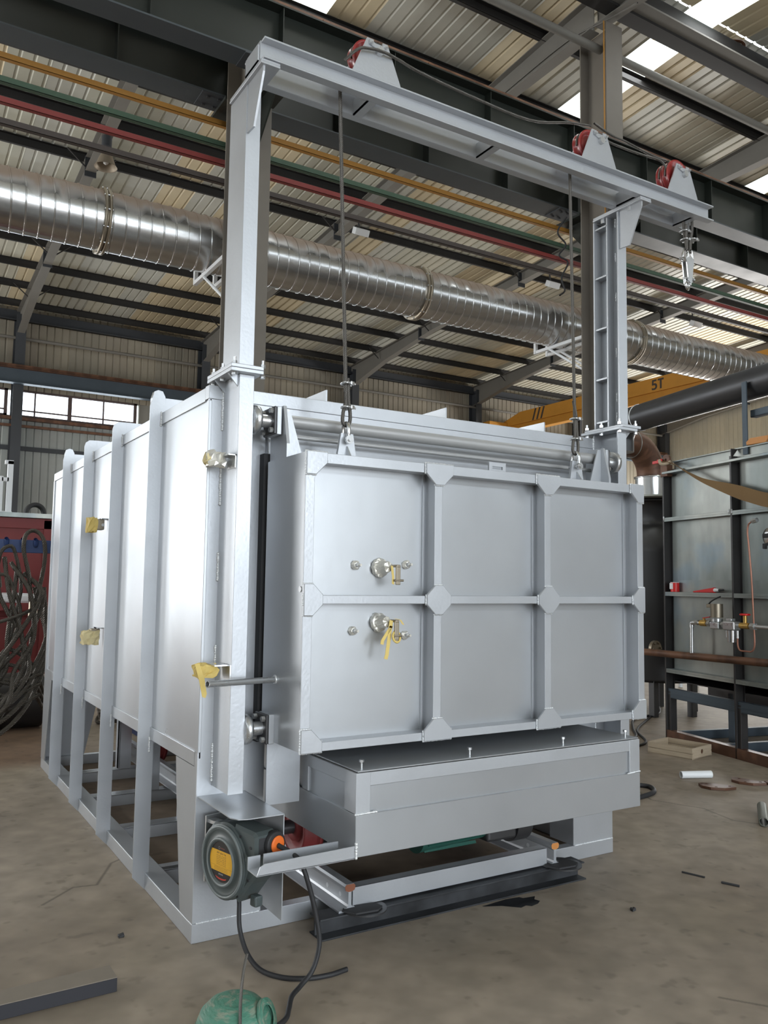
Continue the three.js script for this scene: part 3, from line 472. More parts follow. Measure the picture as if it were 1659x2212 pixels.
  for (const x of [1.932, 2.692, 3.43]) part('roof_stiffener', [box(x, x + 0.008, 2.5, 2.59, ZB + 0.1, -3.78)], S, t);
  part('back_plate', [box(XL + 0.01, XR - 0.01, 0.8, 2.48, ZB, ZB + 0.012)], S, t); part('rear_leg_plate', [prism([[XL, 0.08], [XL, 0.8], [XL + 0.5, 0.8], [XL + 0.35, 0.08]], 'xy', ZB, ZB + 0.01)], S, t); part('rear_leg_plate', [prism([[XR, 0.08], [XR, 0.8], [XR - 0.5, 0.8], [XR - 0.35, 0.08]], 'xy', ZB, ZB + 0.01)], S, t);
  // front frame
  part('front_plate', [prism([[XL + 0.0012, 0.085], [1.592, 0.085], [1.592, 0.86], [1.70, 0.86], [1.70, 2.3], [3.443, 2.3], [3.443, 0.86], [3.553, 0.86], [3.553, 0.085], [XR - 0.002, 0.085], [XR - 0.002, 2.439], [XL + 0.0012, 2.439]], 'xy', ZF - 0.012, ZF)], S, t);
  part('top_beam', [box(XL - 0.001, XR + 0.001, 2.44, 2.505, ZF - 0.05, ZF + 0.003, 0.003)], S, t);
  part('leg_edge', [box(1.583, 1.591, 0.085, 0.8, ZF - 0.2, ZF - 0.013)], S, t); part('leg_edge', [box(3.554, 3.562, 0.085, 0.8, ZF - 0.2, ZF - 0.013)], S, t);
  part('seal_frame', [prism([[1.53, 0.86], [1.53, 2.2], [3.613, 2.2], [3.613, 0.86]], 'xy', ZF, ZF + 0.05, [[[1.60, 0.92], [3.54, 0.92], [3.54, 2.12], [1.60, 2.12]]])], m.dark, t, 'black rope seal round the furnace mouth');
  part('upper_ledge', [box(1.56, 3.58, 2.13, 2.38, ZF, ZF + 0.02, 0.004)], S, t);
  part('seal_plate', [box(1.535, 1.70, 0.60, 0.90, -3.52, -3.512)], S, t);
  // guide posts: channels standing proud of the front
  for (const [x0, x1, sx] of [[1.338, 1.408, 1], [3.735, 3.805, -1]]) {
    const web = sx > 0 ? [x0, x0 + 0.009] : [x1 - 0.009, x1];
    part('guide_post', [box(web[0], web[1], 0.678, 2.524, ZF + 0.001, -3.471, 0.001), box(x0 - 0.0005, x1 + 0.0005, 0.676, 2.525, -3.480, -3.469, 0.002), box(x0 - 0.0003, x1, 0.677, 2.525, ZF + 0.0005, ZF + 0.011), box(x0 + 0.0006, x1 - 0.0006, 0.679, 0.686, ZF + 0.002, -3.472)], S, t);
    for (const [a, b] of [[2.3, 2.5], [1.95, 2.12], [1.6, 1.72], [1.2, 1.3], [0.70, 0.86]]) part('weld_bead', beads([x0 - 0.002, a, ZF + 0.003], [x0 - 0.002, b, ZF + 0.003], Math.round((b - a) / 0.008), 0.007), m.weld, t);
    part('post_cap', [box(sx > 0 ? x0 - 0.056 : x0 - 0.03, sx > 0 ? x1 + 0.03 : x1 + 0.056, 2.525, 2.543, -3.745, -3.43, 0.003)], S, t);
    for (const z of [-3.655, -3.49]) part('cap_gusset', [prism(sx > 0 ? [[x0 - 0.05, 2.525], [x0, 2.525], [x0, 2.47]] : [[x1 + 0.05, 2.525], [x1, 2.525], [x1, 2.47]], 'xy', z - 0.004, z + 0.004)], S, t);
  }
  part('base_seam', beads([XL + 0.02, 0.086, ZF + 0.003], [1.58, 0.086, ZF + 0.003], 60, 0.004), m.weld, t); part('base_seam', beads([3.56, 0.086, ZF + 0.003], [XR - 0.01, 0.086, ZF + 0.003], 60, 0.004), m.weld, t);
}
// ---------------------------------------------------------------- gantry above it
{
  const t = thing('lifting_gantry', 'silver-painted door lifting gantry with two posts and a twin-channel top beam', 'gantry', [XC, 2.543, -3.58]);
  for (const [x0, x1, sx, n] of [[1.338, 1.408, 1], [3.765, 3.835, -1]]) {
    const web = sx > 0 ? [x0, x0 + 0.009] : [x1 - 0.009, x1];
    part('post', [box(web[0], web[1], 2.562, 3.894, -3.688, -3.483, 0.001), box(x0 - 0.0005, x1 + 0.0005, 2.561, 3.895, -3.492, -3.481, 0.002), box(x0 - 0.0005, x1 + 0.0005, 2.561, 3.895, -3.69, -3.679, 0.002), box(x0 + 0.009, x1 - 0.009, 2.561, 3.895, -3.588, -3.578)], S, t);
    for (const y of [2.6, 2.87, 3.19, 3.52, 3.84]) part('post_rib', [box(x0 + 0.006, x1 - 0.006, y, y + 0.01, -3.68, -3.585)], S, t);
    if (sx < 0) for (const y of [2.6, 2.72, 3.0, 3.35, 3.6, 3.82]) part('weld_bead', beads([x0 + 0.03, y, -3.53], [x0 + 0.03, y + 0.05, -3.53], 8, 0.004), m.weld, t);
    part('base_plate', [box(sx > 0 ? x0 - 0.056 : x0 - 0.03, sx > 0 ? x1 + 0.03 : x1 + 0.056, 2.543, 2.561, -3.745, -3.43, 0.003)], S, t);
    for (const [bx, bz] of [[x0 - 0.032, -3.455], [x1 + 0.034, -3.455], [x0 - 0.032, -3.6], [x0 - 0.032, -3.72], [x1 + 0.034, -3.72]]) { part('bolt', boltY(bx, 2.561, bz, 0.012, 0.034), m.zinc, t); part('nut', [hexnut([bx, 2.513, bz], [bx, 2.525, bz], 0.012)], m.zinc, t); }
    part('cap_plate', [box(x0 - 0.012, x1 + 0.012, 3.895, 3.906, -3.68, -3.292, 0.002), box(x0 - 0.01, x1 + 0.012, 3.907, 3.919, -3.678, -3.294, 0.002)], S, t);
    const gx = sx > 0 ? x0 + 0.004 : x1 - 0.06;
    part('gusset', [prism([[-3.481, 3.66], [-3.402, 3.655], [-3.305, 3.868], [-3.305, 3.895], [-3.481, 3.895]], 'zy', gx, gx + 0.01)], S, t);
    for (const z of [-3.4, -3.62]) part('cap_bolt', [hexnut([(x0 + x1) / 2 - 0.015, 3.872, z], [(x0 + x1) / 2 - 0.015, 3.895, z], 0.016)], m.zinc, t);
  }
  const ch = (zw, sgn) => [box(1.3385, 4.42, 3.921, 4.019, zw - 0.003, zw + 0.003), box(1.338, 4.42, 4.011, 4.02, zw, zw + sgn * 0.045, 0.002), box(1.338, 4.42, 3.92, 3.929, zw, zw + sgn * 0.045, 0.002)];
  part('front_channel', ch(-3.331, 1), S, t); part('back_channel', ch(-3.478, -1), S, t);
  for (const x of [1.345, 1.915, 2.686, 3.765, 4.28]) part('spacer', [box(x - 0.02, x + 0.03, 3.92, 3.926, -3.478, -3.331), box(x - 0.02, x - 0.012, 3.92, 4.0, -3.478, -3.331)], S, t);
  part('end_plate', [box(1.334, 1.339, 3.921, 4.019, -3.482, -3.327)], S, t);
}
// pulley blocks on the beam
function sheaveBlock(xc, label, wheels) {
  const t = thing('pulley_block', label, 'pulley', [xc, 4.02, -3.4]), ax = 4.192, zf = -3.34, zb = -3.46;
  const pl = [[xc - 0.153, 4.02], [xc + 0.153, 4.02], [xc + 0.058, 4.25], [xc + 0.03, 4.25], [xc + 0.03, 4.235], [xc - 0.022, 4.235], [xc - 0.022, 4.25], [xc - 0.058, 4.25]];
  part('side_plate', [prism(pl, 'xy', zf - 0.008, zf)], S, t); part('side_plate', [prism(pl, 'xy', zb, zb + 0.008)], S, t);
  const R = wheels === 2 ? 0.104 : 0.092, wz = wheels === 2 ? [-3.385, -3.432] : [-3.422], hw = wheels === 2 ? 0.021 : 0.029;
  for (const z of wz) {
    part('sheave', [lathe([[0.02, -hw], [0.03, -hw * 1.1], [0.055, -hw * 0.45], [0.068, -hw * 0.5], [R - 0.013, -hw], [R, -hw], [R, -hw * 0.72], [R - 0.015, 0], [R, hw * 0.72], [R, hw], [R - 0.013, hw], [0.068, hw * 0.5], [0.055, hw * 0.45], [0.03, hw * 1.1], [0.02, hw]], [xc - 0.018, ax - 0.006, z], [0, 0, 1], 48)], m.red, t);
    part('groove_wrap', [rope(new Poly(Array.from({ length: 30 }, (_, i) => { const a = Math.PI * (0.05 + 1.0 * i / 29); return V3(xc - 0.018 + (R - 0.008) * Math.cos(a), ax - 0.006 + (R - 0.008) * Math.sin(a), z); })), 0.0075, 0.06, 6, 6, 4, 30)], m.rope, t);
  }
  part('axle', [cyl([xc + 0.008, ax, zb - 0.014], [xc + 0.008, ax, zf + 0.022], 0.02, 20)], m.zinc, t);
  const k = part('keeper_plate', [prism([[xc - 0.05, 4.217], [xc - 0.05, 4.238], [xc - 0.012, 4.228], [xc + 0.012, 4.226], [xc + 0.052, 4.228], [xc + 0.052, 4.203], [xc + 0.03, 4.198], [xc - 0.015, 4.204]], 'xy', zf, zf + 0.008)], S, t);
  for (const dx of [-0.04, 0.043]) part('bolt', [hexnut([xc + dx, 4.222, zf + 0.008], [xc + dx, 4.222, zf + 0.018], 0.0085), cyl([xc + dx, 4.222, zf + 0.008], [xc + dx, 4.222, zf + 0.026], 0.0045, 8)], m.zinc, k);
}
sheaveBlock(1.952, 'red pulley between silver side plates at the left end of the gantry beam', 1);
sheaveBlock(3.466, 'red pulley between silver side plates above the right hoist rope', 1);
sheaveBlock(4.199, 'double red pulley between silver side plates at the right end of the gantry beam', 2);
// ropes
const ROPE = 0.0098;
function clip(p, parent) {
  const [x, y, z] = p, c = part('rope_clip', [tube([[x + 0.012, y, z - 0.02], [x - 0.01, y, z - 0.024], [x - 0.021, y, z], [x - 0.01, y, z + 0.024], [x + 0.012, y, z + 0.02]], 0.0055, 24, 8), cyl([x + 0.01, y, z - 0.02], [x + 0.04, y - 0.003, z - 0.02], 0.005, 8), cyl([x + 0.01, y, z + 0.02], [x + 0.04, y - 0.003, z + 0.02], 0.005, 8), box(x + 0.01, x + 0.02, y - 0.009, y + 0.009, z - 0.03, z + 0.03, 0.003)], m.zinc, parent);
  for (const s of [-1, 1]) part('nut', [hexnut([x + 0.02, y, z + s * 0.02], [x + 0.031, y, z + s * 0.02], 0.0095)], m.zinc, c);
}
function hoistRope(x0, x1, label, tail) {
  const z = -3.4, t = thing('hoist_rope', label, 'rope', [x1, 2.3, z]);
  part('rope', [rope(path([x0, 4.1, z], [x1, 2.42, z]), ROPE, 0.06, 6, 6, 5)], m.rope, t);
  part('rope', [rope([[x1 + 0.004, 2.56, z + 0.004], [x1 + 0.012, 2.44, z + 0.004], [x1 + 0.022, 2.39, z], [x1 + 0.018, 2.345, z], [x1, 2.333, z], [x1 - 0.016, 2.345, z], [x1 - 0.016, 2.39, z], [x1 - 0.004, 2.44, z]], ROPE * 0.95, 0.06, 6, 6, 5)], m.rope, t);
  if (tail) part('rope_tail', [rope(path([x1 - 0.004, 2.55, z + 0.012], [x1 - 0.03, 2.63, z + 0.02]), ROPE, 0.06)], m.rope, t);
  clip([x1 - 0.003, 2.535, z], t); clip([x1, 2.42, z], t);
  const s = part('shackle', [tube([[x1 - 0.002, 2.262, z - 0.026], [x1, 2.30, z - 0.03], [x1, 2.335, z - 0.022], [x1, 2.345, z], [x1, 2.335, z + 0.022], [x1, 2.30, z + 0.03], [x1 - 0.002, 2.262, z + 0.026]], 0.009, 40, 10)], m.chrome, t);
  part('shackle_pin', [cyl([x1, 2.262, z - 0.045], [x1, 2.262, z + 0.05], 0.01, 14), cyl([x1, 2.262, z + 0.03], [x1, 2.262, z + 0.042], 0.02, 16)], m.chrome, s);
}
hoistRope(1.775, 1.846, 'left hoist rope of twisted steel wire running from the beam to the furnace door', false);
hoistRope(3.285, 3.318, 'right hoist rope of twisted steel wire running from the beam to the furnace door', true);
{
  const t = thing('top_rope', 'steel wire rope looped along the gantry top from the left pulley to the right one', 'rope', [3, 4.2, -3.4]);
  part('rope', [rope([[1.78, 4.1, -3.36], [1.83, 4.15, -3.31], [1.90, 4.178, -3.315], [1.97, 4.187, -3.315], [2.06, 4.19, -3.33], [2.2, 4.21, -3.38], [2.6, 4.20, -3.4], [3.0, 4.20, -3.4], [3.3, 4.285, -3.41], [3.4, 4.305, -3.41], [3.466, 4.318, -3.41]], 0.008, 0.06, 6, 6, 4)], m.rope, t);
  part('rope', [rope([[3.466, 4.32, -3.38], [3.6, 4.29, -3.38], [3.75, 4.30, -3.4], [3.9, 4.305, -3.42], [4.05, 4.30, -3.425], [4.15, 4.303, -3.425]], 0.008, 0.06, 6, 6, 4)], m.rope, t);
  part('rope', [rope([[3.5, 4.30, -3.41], [3.6, 4.275, -3.42], [3.75, 4.27, -3.42], [3.9, 4.26, -3.40], [4.05, 4.25, -3.38], [4.09, 4.21, -3.375]], 0.008, 0.06, 6, 6, 4)], m.rope, t);
}
{ // rope ends with clips, shackles and link plates hanging from the beam's right end
  const z = -3.4, x = 4.305, t = thing('lifting_tackle', 'shackles, rope clips and twin link plates hanging from the right end of the gantry beam', 'shackle', [x, 3.5, z]);
  part('rope', [rope([[x - 0.035, 3.98, z], [x - 0.03, 3.85, z], [x - 0.012, 3.78, z], [x - 0.005, 3.735, z]], ROPE), rope([[x + 0.02, 4.0, z + 0.02], [x + 0.02, 3.86, z + 0.02], [x + 0.005, 3.80, z + 0.02], [x + 0.0, 3.735, z + 0.02]], ROPE), rope(path([x - 0.03, 3.9, z + 0.015], [x - 0.025, 3.73, z + 0.015]), ROPE), rope(path([x + 0.028, 3.86, z], [x + 0.026, 3.73, z]), ROPE)], m.rope, t);
  part('rope_guard', [box(x - 0.02, x + 0.02, 3.87, 3.93, z - 0.004, z + 0.004)], m.zinc, t);
  clip([x - 0.03, 3.86, z], t); clip([x - 0.025, 3.805, z], t); clip([x + 0.02, 3.808, z + 0.02], t);
  for (const s of [-1, 1]) { const h = part('shackle', [tube([[x + s * 0.02 - 0.022, 3.66, z], [x + s * 0.02 - 0.026, 3.70, z], [x + s * 0.02 - 0.018, 3.735, z], [x + s * 0.02, 3.748, z], [x + s * 0.02 + 0.018, 3.735, z], [x + s * 0.02 + 0.026, 3.70, z], [x + s * 0.02 + 0.022, 3.66, z]], 0.008, 40, 10)], m.chrome, t); if (s < 0) part('shackle_pin', [cyl([x - 0.085, 3.668, z + 0.01], [x + 0.05, 3.66, z], 0.0085, 12), hexnut([x - 0.065, 3.667, z + 0.01], [x - 0.05, 3.666, z + 0.01], 0.017)], m.chrome, h); }
  for (const s of [-1, 1]) part('link_plate', [prism([[x - 0.036, 3.672], [x - 0.02, 3.69], [x + 0.02, 3.69], [x + 0.036, 3.672], [x + 0.016, 3.535], [x, 3.527], [x - 0.016, 3.535]], 'xy', z + s * 0.016 - 0.004, z + s * 0.016 + 0.004)], m.zinc, t);
  const b = part('shackle', [torus([x - 0.006, 3.512, z], [0.3, 0, 1], 0.025, 0.008, 32, 10), cyl([x - 0.034, 3.545, z], [x - 0.03, 3.515, z], 0.009, 10), cyl([x + 0.022, 3.545, z], [x + 0.02, 3.515, z], 0.009, 10)], m.chrome, t); part('shackle_pin', [cyl([x - 0.045, 3.55, z], [x + 0.05, 3.555, z], 0.008, 12), cyl([x + 0.036, 3.553, z], [x + 0.05, 3.555, z], 0.016, 14)], m.chrome, b);
}
// ---------------------------------------------------------------- the raised door
{
  const x0 = 1.536, x1 = 3.607, y0 = 0.887, y1 = 2.155, zf = -3.178, zb = -3.585, zp = -3.262;
  const t = thing('furnace_door', 'raised silver furnace door divided into six recessed panels by flat bars and gusset plates', 'door', [XC, y0, -3.4]);
  part('shell', [box(x0, x0 + 0.006, y0 + 0.002, y1 - 0.002, zb, zf - 0.008), box(x1 - 0.006, x1, y0 + 0.002, y1 - 0.002, zb, zf - 0.008), box(x0 + 0.002, x1 - 0.002, y0, y0 + 0.006, zb + 0.001, zf - 0.009), box(x0 + 0.002, x1 - 0.002, y1 - 0.006, y1, zb + 0.001, zf - 0.009), box(x0 + 0.004, x1 - 0.004, y0 + 0.004, y1 - 0.004, zb - 0.001, zb + 0.005)], SP, t);
  const vx = [[x0 + 0.04, 2.205], [2.25, 2.886], [2.93, x1 - 0.04]], hy = [[y0 + 0.03, 1.504], [1.541, y1 - 0.03]];
  for (const [a, b] of vx) for (const [c, d] of hy) part('panel', [box(a - 0.02, b + 0.02, c - 0.02, d + 0.02, zp - 0.006, zp)], SP, t);
  const vbar = (a, b) => [box(a, b, y0 - 0.001, y1 + 0.001, zf - 0.007, zf, 0.002), box(a + 0.0005, a + 0.006, y0 + 0.008, y1 - 0.008, zp, zf - 0.004), box(b - 0.006, b - 0.0005, y0 + 0.008, y1 - 0.008, zp, zf - 0.004)];
  const hbar = (a, b) => [box(x0 + 0.001, x1 - 0.001, a, b, zf - 0.0076, zf - 0.0008, 0.002), box(x0 + 0.01, x1 - 0.01, a + 0.001, a + 0.007, zp, zf - 0.0042), box(x0 + 0.01, x1 - 0.01, b - 0.007, b - 0.001, zp, zf - 0.0042)];
  for (const [a, b] of [[x0 - 0.001, x0 + 0.044], [2.206, 2.249], [2.887, 2.929], [x1 - 0.044, x1 + 0.001]]) part('vertical_bar', vbar(a, b).map((g, i) => (i === 1 && a < x0 ? box(x0 + 0.03, x0 + 0.036, y0 + 0.01, y1 - 0.01, zp, zf - 0.004) : i === 2 && b > x1 ? box(x1 - 0.036, x1 - 0.03, y0 + 0.01, y1 - 0.01, zp, zf - 0.004) : g)), S, t);
  for (const [a, b] of [[y0 - 0.0004, y0 + 0.036], [1.504, 1.541], [y1 - 0.044, y1 + 0.0004]]) part('horizontal_bar', hbar(a, b), S, t);
  for (const x of [2.2, 2.88, x1 - 0.062]) for (const [c, d] of hy) part('panel_strip', [box(x - 0.012, x - 0.006, c, d, zp, zp + 0.01)], S, t);
  const oct = (cx, cy, r, k) => { const l = [[-1, -k], [-1, k], [-k, 1], [k, 1], [1, k], [1, -k], [k, -1], [-k, -1]]; return l.map(([a, b]) => [Math.max(x0 - 0.002, Math.min(x1 + 0.002, cx + a * r)), Math.max(y0 - 0.002, Math.min(y1 + 0.002, cy + b * r))]); };
  for (const cx of [x0 + 0.02, 2.228, 2.908, x1 - 0.02]) for (const cy of [y0 + 0.018, 1.5225, y1 - 0.02]) {
    let q = oct(cx, cy, cy > 1.4 && cy < 1.6 ? 0.068 : 0.078, 0.32); q = q.filter((p, i) => Math.hypot(p[0] - q[(i + 7) % 8][0], p[1] - q[(i + 7) % 8][1]) > 1e-4);
    const g = part('gusset_plate', [prism(q, 'xy', zf - 0.001, zf + 0.013, [], 0.0025)], S, t);
    for (let i = 0; i < q.length; i++) { const a = q[i], b = q[(i + 1) % q.length], l = Math.hypot(a[0] - b[0], a[1] - b[1]); if (l > 0.03 && l < 0.062 && (Math.abs(a[0] - b[0]) < 1e-6 || Math.abs(a[1] - b[1]) < 1e-6)) part('weld_bead', beads([a[0], a[1], zf + 0.003], [b[0], b[1], zf + 0.003], 9, 0.0045), m.weld, g); }
  }
  part('plug', [cyl([x0 - 0.004, 1.566, -3.205], [x0 + 0.002, 1.566, -3.205], 0.013, 18)], m.zinc, t, 'round plug in the door side');
  // guide rollers at the four corners
  for (const [sx, xe] of [[-1, x0], [1, x1]]) for (const [y, up] of [[2.33, 1], [0.945, 0]]) {
    const z = -3.5, bx = sx < 0 ? (up ? 1.515 : 1.512) : (up ? 3.628 : 3.631);
    const r = part('guide_roller', [cyl([bx, y, z], [bx + sx * 0.085, y, z], 0.03, 22), lathe([[0.03, 0], [0.062, 0.002], [0.066, 0.012], [0.066, 0.03], [0.05, 0.036], [0.02, 0.036]], [bx + sx * 0.07, y, z], [sx, 0, 0], 32)], m.zinc, t);
    part('bearing_plate', [box(bx, bx + sx * 0.014, y - 0.065, y + 0.065, z - 0.075, z + 0.055, 0.006)], m.blackSteel, r);
    for (const dy of [-0.045, 0.045]) for (const dz of [-0.055, 0.035]) part('bolt', [hexnut([bx + sx * 0.013, y + dy, z + dz], [bx + sx * 0.03, y + dy, z + dz], 0.013)], m.zinc, r);
    part('bracket', [box(Math.min(bx, xe), Math.max(bx, xe + sx * -0.002), y - 0.065, y + 0.065, z - 0.06, z + 0.055, 0.003)], S, t);
    if (up) {
      part('bracket_plate', [prism([[-3.585, y1], [-3.40, y1], [-3.40, 2.22], [-3.445, 2.40], [-3.56, 2.40], [-3.585, 2.3]], 'zy', bx - sx * 0.03, bx - sx * 0.045)], S, t);
      part('bracket_gusset', [prism(sx < 0 ? [[1.555, y1], [1.66, y1], [1.585, 2.39], [1.555, 2.39]] : [[3.588, y1], [3.483, y1], [3.558, 2.39], [3.588, 2.39]], 'xy', -3.47, -3.462)], S, t);
    }
  }
  part('top_tube', [cyl([1.56, 2.345, -3.52], [3.59, 2.345, -3.52], 0.03, 24)], m.greyTube, t, 'grey round tube along the door top'); part('top_rod', [cyl([1.56, 2.28, -3.55], [3.59, 2.28, -3.55], 0.011, 12)], m.greyTube, t);
  // lifting lugs
  for (const x of [1.85, 3.322]) {
    part('lifting_lug', [prism([[x - 0.055, y1], [x + 0.055, y1], [x + 0.032, 2.295], [x - 0.032, 2.295]], 'xy', -3.408, -3.392)], S, t);
    part('lug_rib', [prism([[-3.47, y1], [-3.33, y1], [-3.392, 2.235], [-3.408, 2.235]], 'zy', x - 0.004, x + 0.004)], S, t);
  }
  part('handle', [prism([[2.545, y1], [2.65, y1], [2.65, 2.2], [2.545, 2.2]], 'xy', -3.21, -3.2, [[[2.565, 2.165], [2.63, 2.165], [2.63, 2.18], [2.565, 2.18]]])], S, t);
  // small tube sticking out of the door's left side
  const st = part('side_tube', [lathe([[0.0135, 0], [0.0135, 0.41], [0.0105, 0.41], [0.0105, 0.0]], [x0, 1.163, -3.44], [-0.40 / 0.44, 0.017 / 0.44, 0.18 / 0.44], 20)], m.zinc, t, 'thin open silver tube on the door side'); part('weld_bead', [torus([x0 - 0.003, 1.163, -3.44], [1, 0, 0], 0.016, 0.005, 18, 6)], m.weld, st);
  // peephole fittings with tape
  for (const [x, y, taped] of [[1.955, 1.664, 0], [1.951, 1.418, 1]]) {
    const f = part('thermocouple_boss', [jitter(lathe([[0.001, 0], [0.042, 0], [0.044, 0.01], [0.043, 0.02], [0.034, 0.024], [0.03, 0.034], [0.026, 0.05], [0.024, 0.07], [0.001, 0.075]], [x, y, zp], [0.15, 0.08, 1], 26), 0.006, 23)], m.foil, t, 'foil-wrapped boss');
    part('latch_arm', [box(x + 0.028, x + 0.052, y - 0.075, y + 0.012, zp + 0.10, zp + 0.108, 0.003), box(x + 0.03, x + 0.05, y + 0.004, y + 0.016, zp + 0.06, zp + 0.11, 0.003), cyl([x + 0.02, y - 0.055, zp + 0.104], [x + 0.068, y - 0.055, zp + 0.104], 0.0055, 10)], m.brassOld, f);
    const ribbon = (pts, w) => { const l = []; for (let i = 0; i + 1 < pts.length; i++) { const [a, b] = pts[i], [c, d] = pts[i + 1]; l.push(prism([[x + a, y + b], [x + a + w, y + b - 0.004], [x + c + w, y + d - 0.004], [x + c, y + d]], 'xy', zp + 0.092 + i * 0.002, zp + 0.0935 + i * 0.002)); } return l; };
    part('tape', taped ? [ribbon([[0.01, 0.015], [0.0, -0.05], [-0.012, -0.13], [-0.02, -0.155]], 0.018), ribbon([[0.012, -0.01], [-0.035, -0.075], [-0.038, -0.09]], 0.016), ribbon([[0.03, 0.022], [0.058, 0.018], [0.075, -0.005]], 0.012), torus([x + 0.042, y - 0.06, zp + 0.1], [0.3, 0.2, 1], 0.024, 0.006, 20, 5)] : [ribbon([[0.008, 0.012], [0.014, -0.03], [0.014, -0.07]], 0.012)], m.tape, f, 'strip of yellow masking tape');
  }
  for (const [x, y] of [[1.83, 1.675], [2.10, 1.683], [1.82, 1.383], [2.097, 1.358]]) { const b = part('stud', [jitter(lathe([[0, 0], [0.02, 0], [0.021, 0.012], [0.013, 0.02], [0, 0.022]], [x, y, zp], [0, 0, 1], 12), 0.004, 31), cyl([x, y, zp], [x + 0.004, y, zp + 0.05], 0.006, 8)], m.foil, t, 'foil-wrapped stud'); part('nut', [hexnut([x, y, zp + 0.022], [x + 0.001, y, zp + 0.034], 0.011)], m.zinc, b); }
}

// ---------------------------------------------------------------- bogie hearth under the door
{
  const x0 = 1.731, x1 = 3.412, y0 = 0.474, y1 = 0.812, z = -3.043, zb = -7.3, t = thing('bogie_hearth', 'silver-painted bogie hearth car projecting from under the furnace door', 'hearth car', [XC, 0.19, -5]);
  part('lower_skirt', [box(x0, x1, y0, 0.645, z - 0.012, z, 0.002), box(x0 + 0.0005, x0 + 0.012, y0 + 0.0005, 0.6445, zb, z - 0.002, 0.001), box(x1 - 0.012, x1 - 0.0005, y0 + 0.0005, 0.6445, zb, z - 0.002, 0.001)], SP, t);
  part('upper_frame', [box(x0 + 0.05, x1 - 0.05, 0.755, y1 - 0.001, z - 0.012, z - 0.001, 0.003), box(x0, x0 + 0.07, 0.646, y1, z - 0.013, z, 0.003), box(x1 - 0.075, x1, 0.646, y1, z - 0.013, z, 0.003), box(x0 + 0.001, x0 + 0.012, 0.755, y1 - 0.001, -3.5, z - 0.09, 0.003), box(x0 + 0.0003, x0 + 0.011, 0.6465, y1 - 0.0005, z - 0.1, z - 0.005, 0.003), box(x0 + 0.0003, x0 + 0.011, 0.646, y1 - 0.0005, -3.55, -3.49, 0.003), box(x1 - 0.011, x1 - 0.0005, 0.646, y1 - 0.0005, -3.55, z - 0.005)], S, t);
  part('upper_panel', [box(x0 + 0.06, x1 - 0.06, 0.64, 0.76, z - 0.018, z - 0.012)], SP, t); part('upper_panel', [box(x0 + 0.008, x0 + 0.014, 0.64, 0.76, -3.5, z - 0.09)], SP, t);
  part('inner_body', [box(x0 + 0.02, x1 - 0.02, 0.5, 0.79, zb, -3.55)], SP, t);
  part('top_plate', [box(x0 + 0.01, x1 - 0.006, y1 + 0.002, y1 + 0.008, -3.66, z - 0.004, 0.001)], SP, t);
  part('seam_bead', [beads([x0, 0.646, z + 0.001], [x0 + 0.1, 0.648, z + 0.001], 26, 0.005), beads([x1 - 0.09, 0.646, z + 0.001], [x1, 0.65, z + 0.001], 22, 0.004)], m.weld, t);
  for (const x of [1.79, 2.36, 2.935, 3.37]) part('bolt', [cyl([x, y1, z - 0.06], [x, y1 + 0.034, z - 0.06], 0.0055, 10), hexnut([x, y1 + 0.03, z - 0.06], [x, y1 + 0.04, z - 0.06], 0.011)], m.zinc, t);
  // cable arm
  part('cable_trough', [turn(box(1.30, 1.735, 0.470, 0.474, -3.135, -3.043), [0, 0, 1], 0.0, [0, 0, 0]), prism([[1.735, 0.472], [1.735, 0.522], [1.335, 0.514], [1.315, 0.505], [1.302, 0.472]], 'xy', -3.047, -3.043), box(1.30, 1.352, 0.472, 0.52, -3.135, -3.131), box(1.366, 1.70, 0.472, 0.522, -3.135, -3.131)], S, t, 'open channel arm for the cable'); 
  part('weld_bead', [beads([1.735, 0.475, -3.040], [1.735, 0.53, -3.040], 14, 0.007)], m.weld, t);
  // running gear
  part('chassis', [box(2.0, 2.08, 0.36, 0.5, zb, -3.4), box(3.06, 3.14, 0.36, 0.5, zb, -3.4), box(2.0, 3.14, 0.38, 0.48, -3.75, -3.65)], m.blackSteel, t);
  for (const x of [1.94, 3.203]) for (const wz of [-3.98, -6.6]) {
    const w = part('wheel', [lathe([[0.03, -0.05], [0.07, -0.05], [0.075, -0.03], [0.115, -0.03], [0.12, -0.045], [0.145, -0.045], [0.145, 0.03], [0.165, 0.03], [0.165, 0.05], [0.12, 0.05], [0.115, 0.02], [0.075, 0.02], [0.07, 0.05], [0.03, 0.05]], [x, 0.345, wz], [x > 2.5 ? -1 : 1, 0, 0], 40)], m.redDull, t); part('axle', [cyl([x - 0.12, 0.345, wz], [x + 0.12, 0.345, wz], 0.035, 16)], m.blackSteel, w);
  }
  const mt = part('motor', [cyl([2.35, 0.36, -3.55], [2.75, 0.38, -3.55], 0.1, 24), ...Array.from({ length: 12 }, (_, i) => { const a = i * 0.524; return box(2.38, 2.7, -0.003, 0.003, 0.1, 0.115).rotateX(a).translate(0, 0.372, -3.55); })], std({ color: C(0.02, 0.09, 0.07), roughness: 0.45 }), t, 'dark green drive motor'); part('gearbox', [box(2.75, 2.95, 0.27, 0.47, -3.66, -3.46, 0.02), cyl([2.95, 0.34, -3.56], [3.05, 0.34, -3.56], 0.11, 24)], m.blackSteel, mt);
  part('cover_plate', [turn(box(2.2, 2.75, 0.455, 0.461, -3.35, -3.2), [0, 0, 1], 0.0, [2.5, 0.46, 0])], std({ color: C(0.03, 0.12, 0.09), roughness: 0.5 }), t, 'green plate under the car');
}
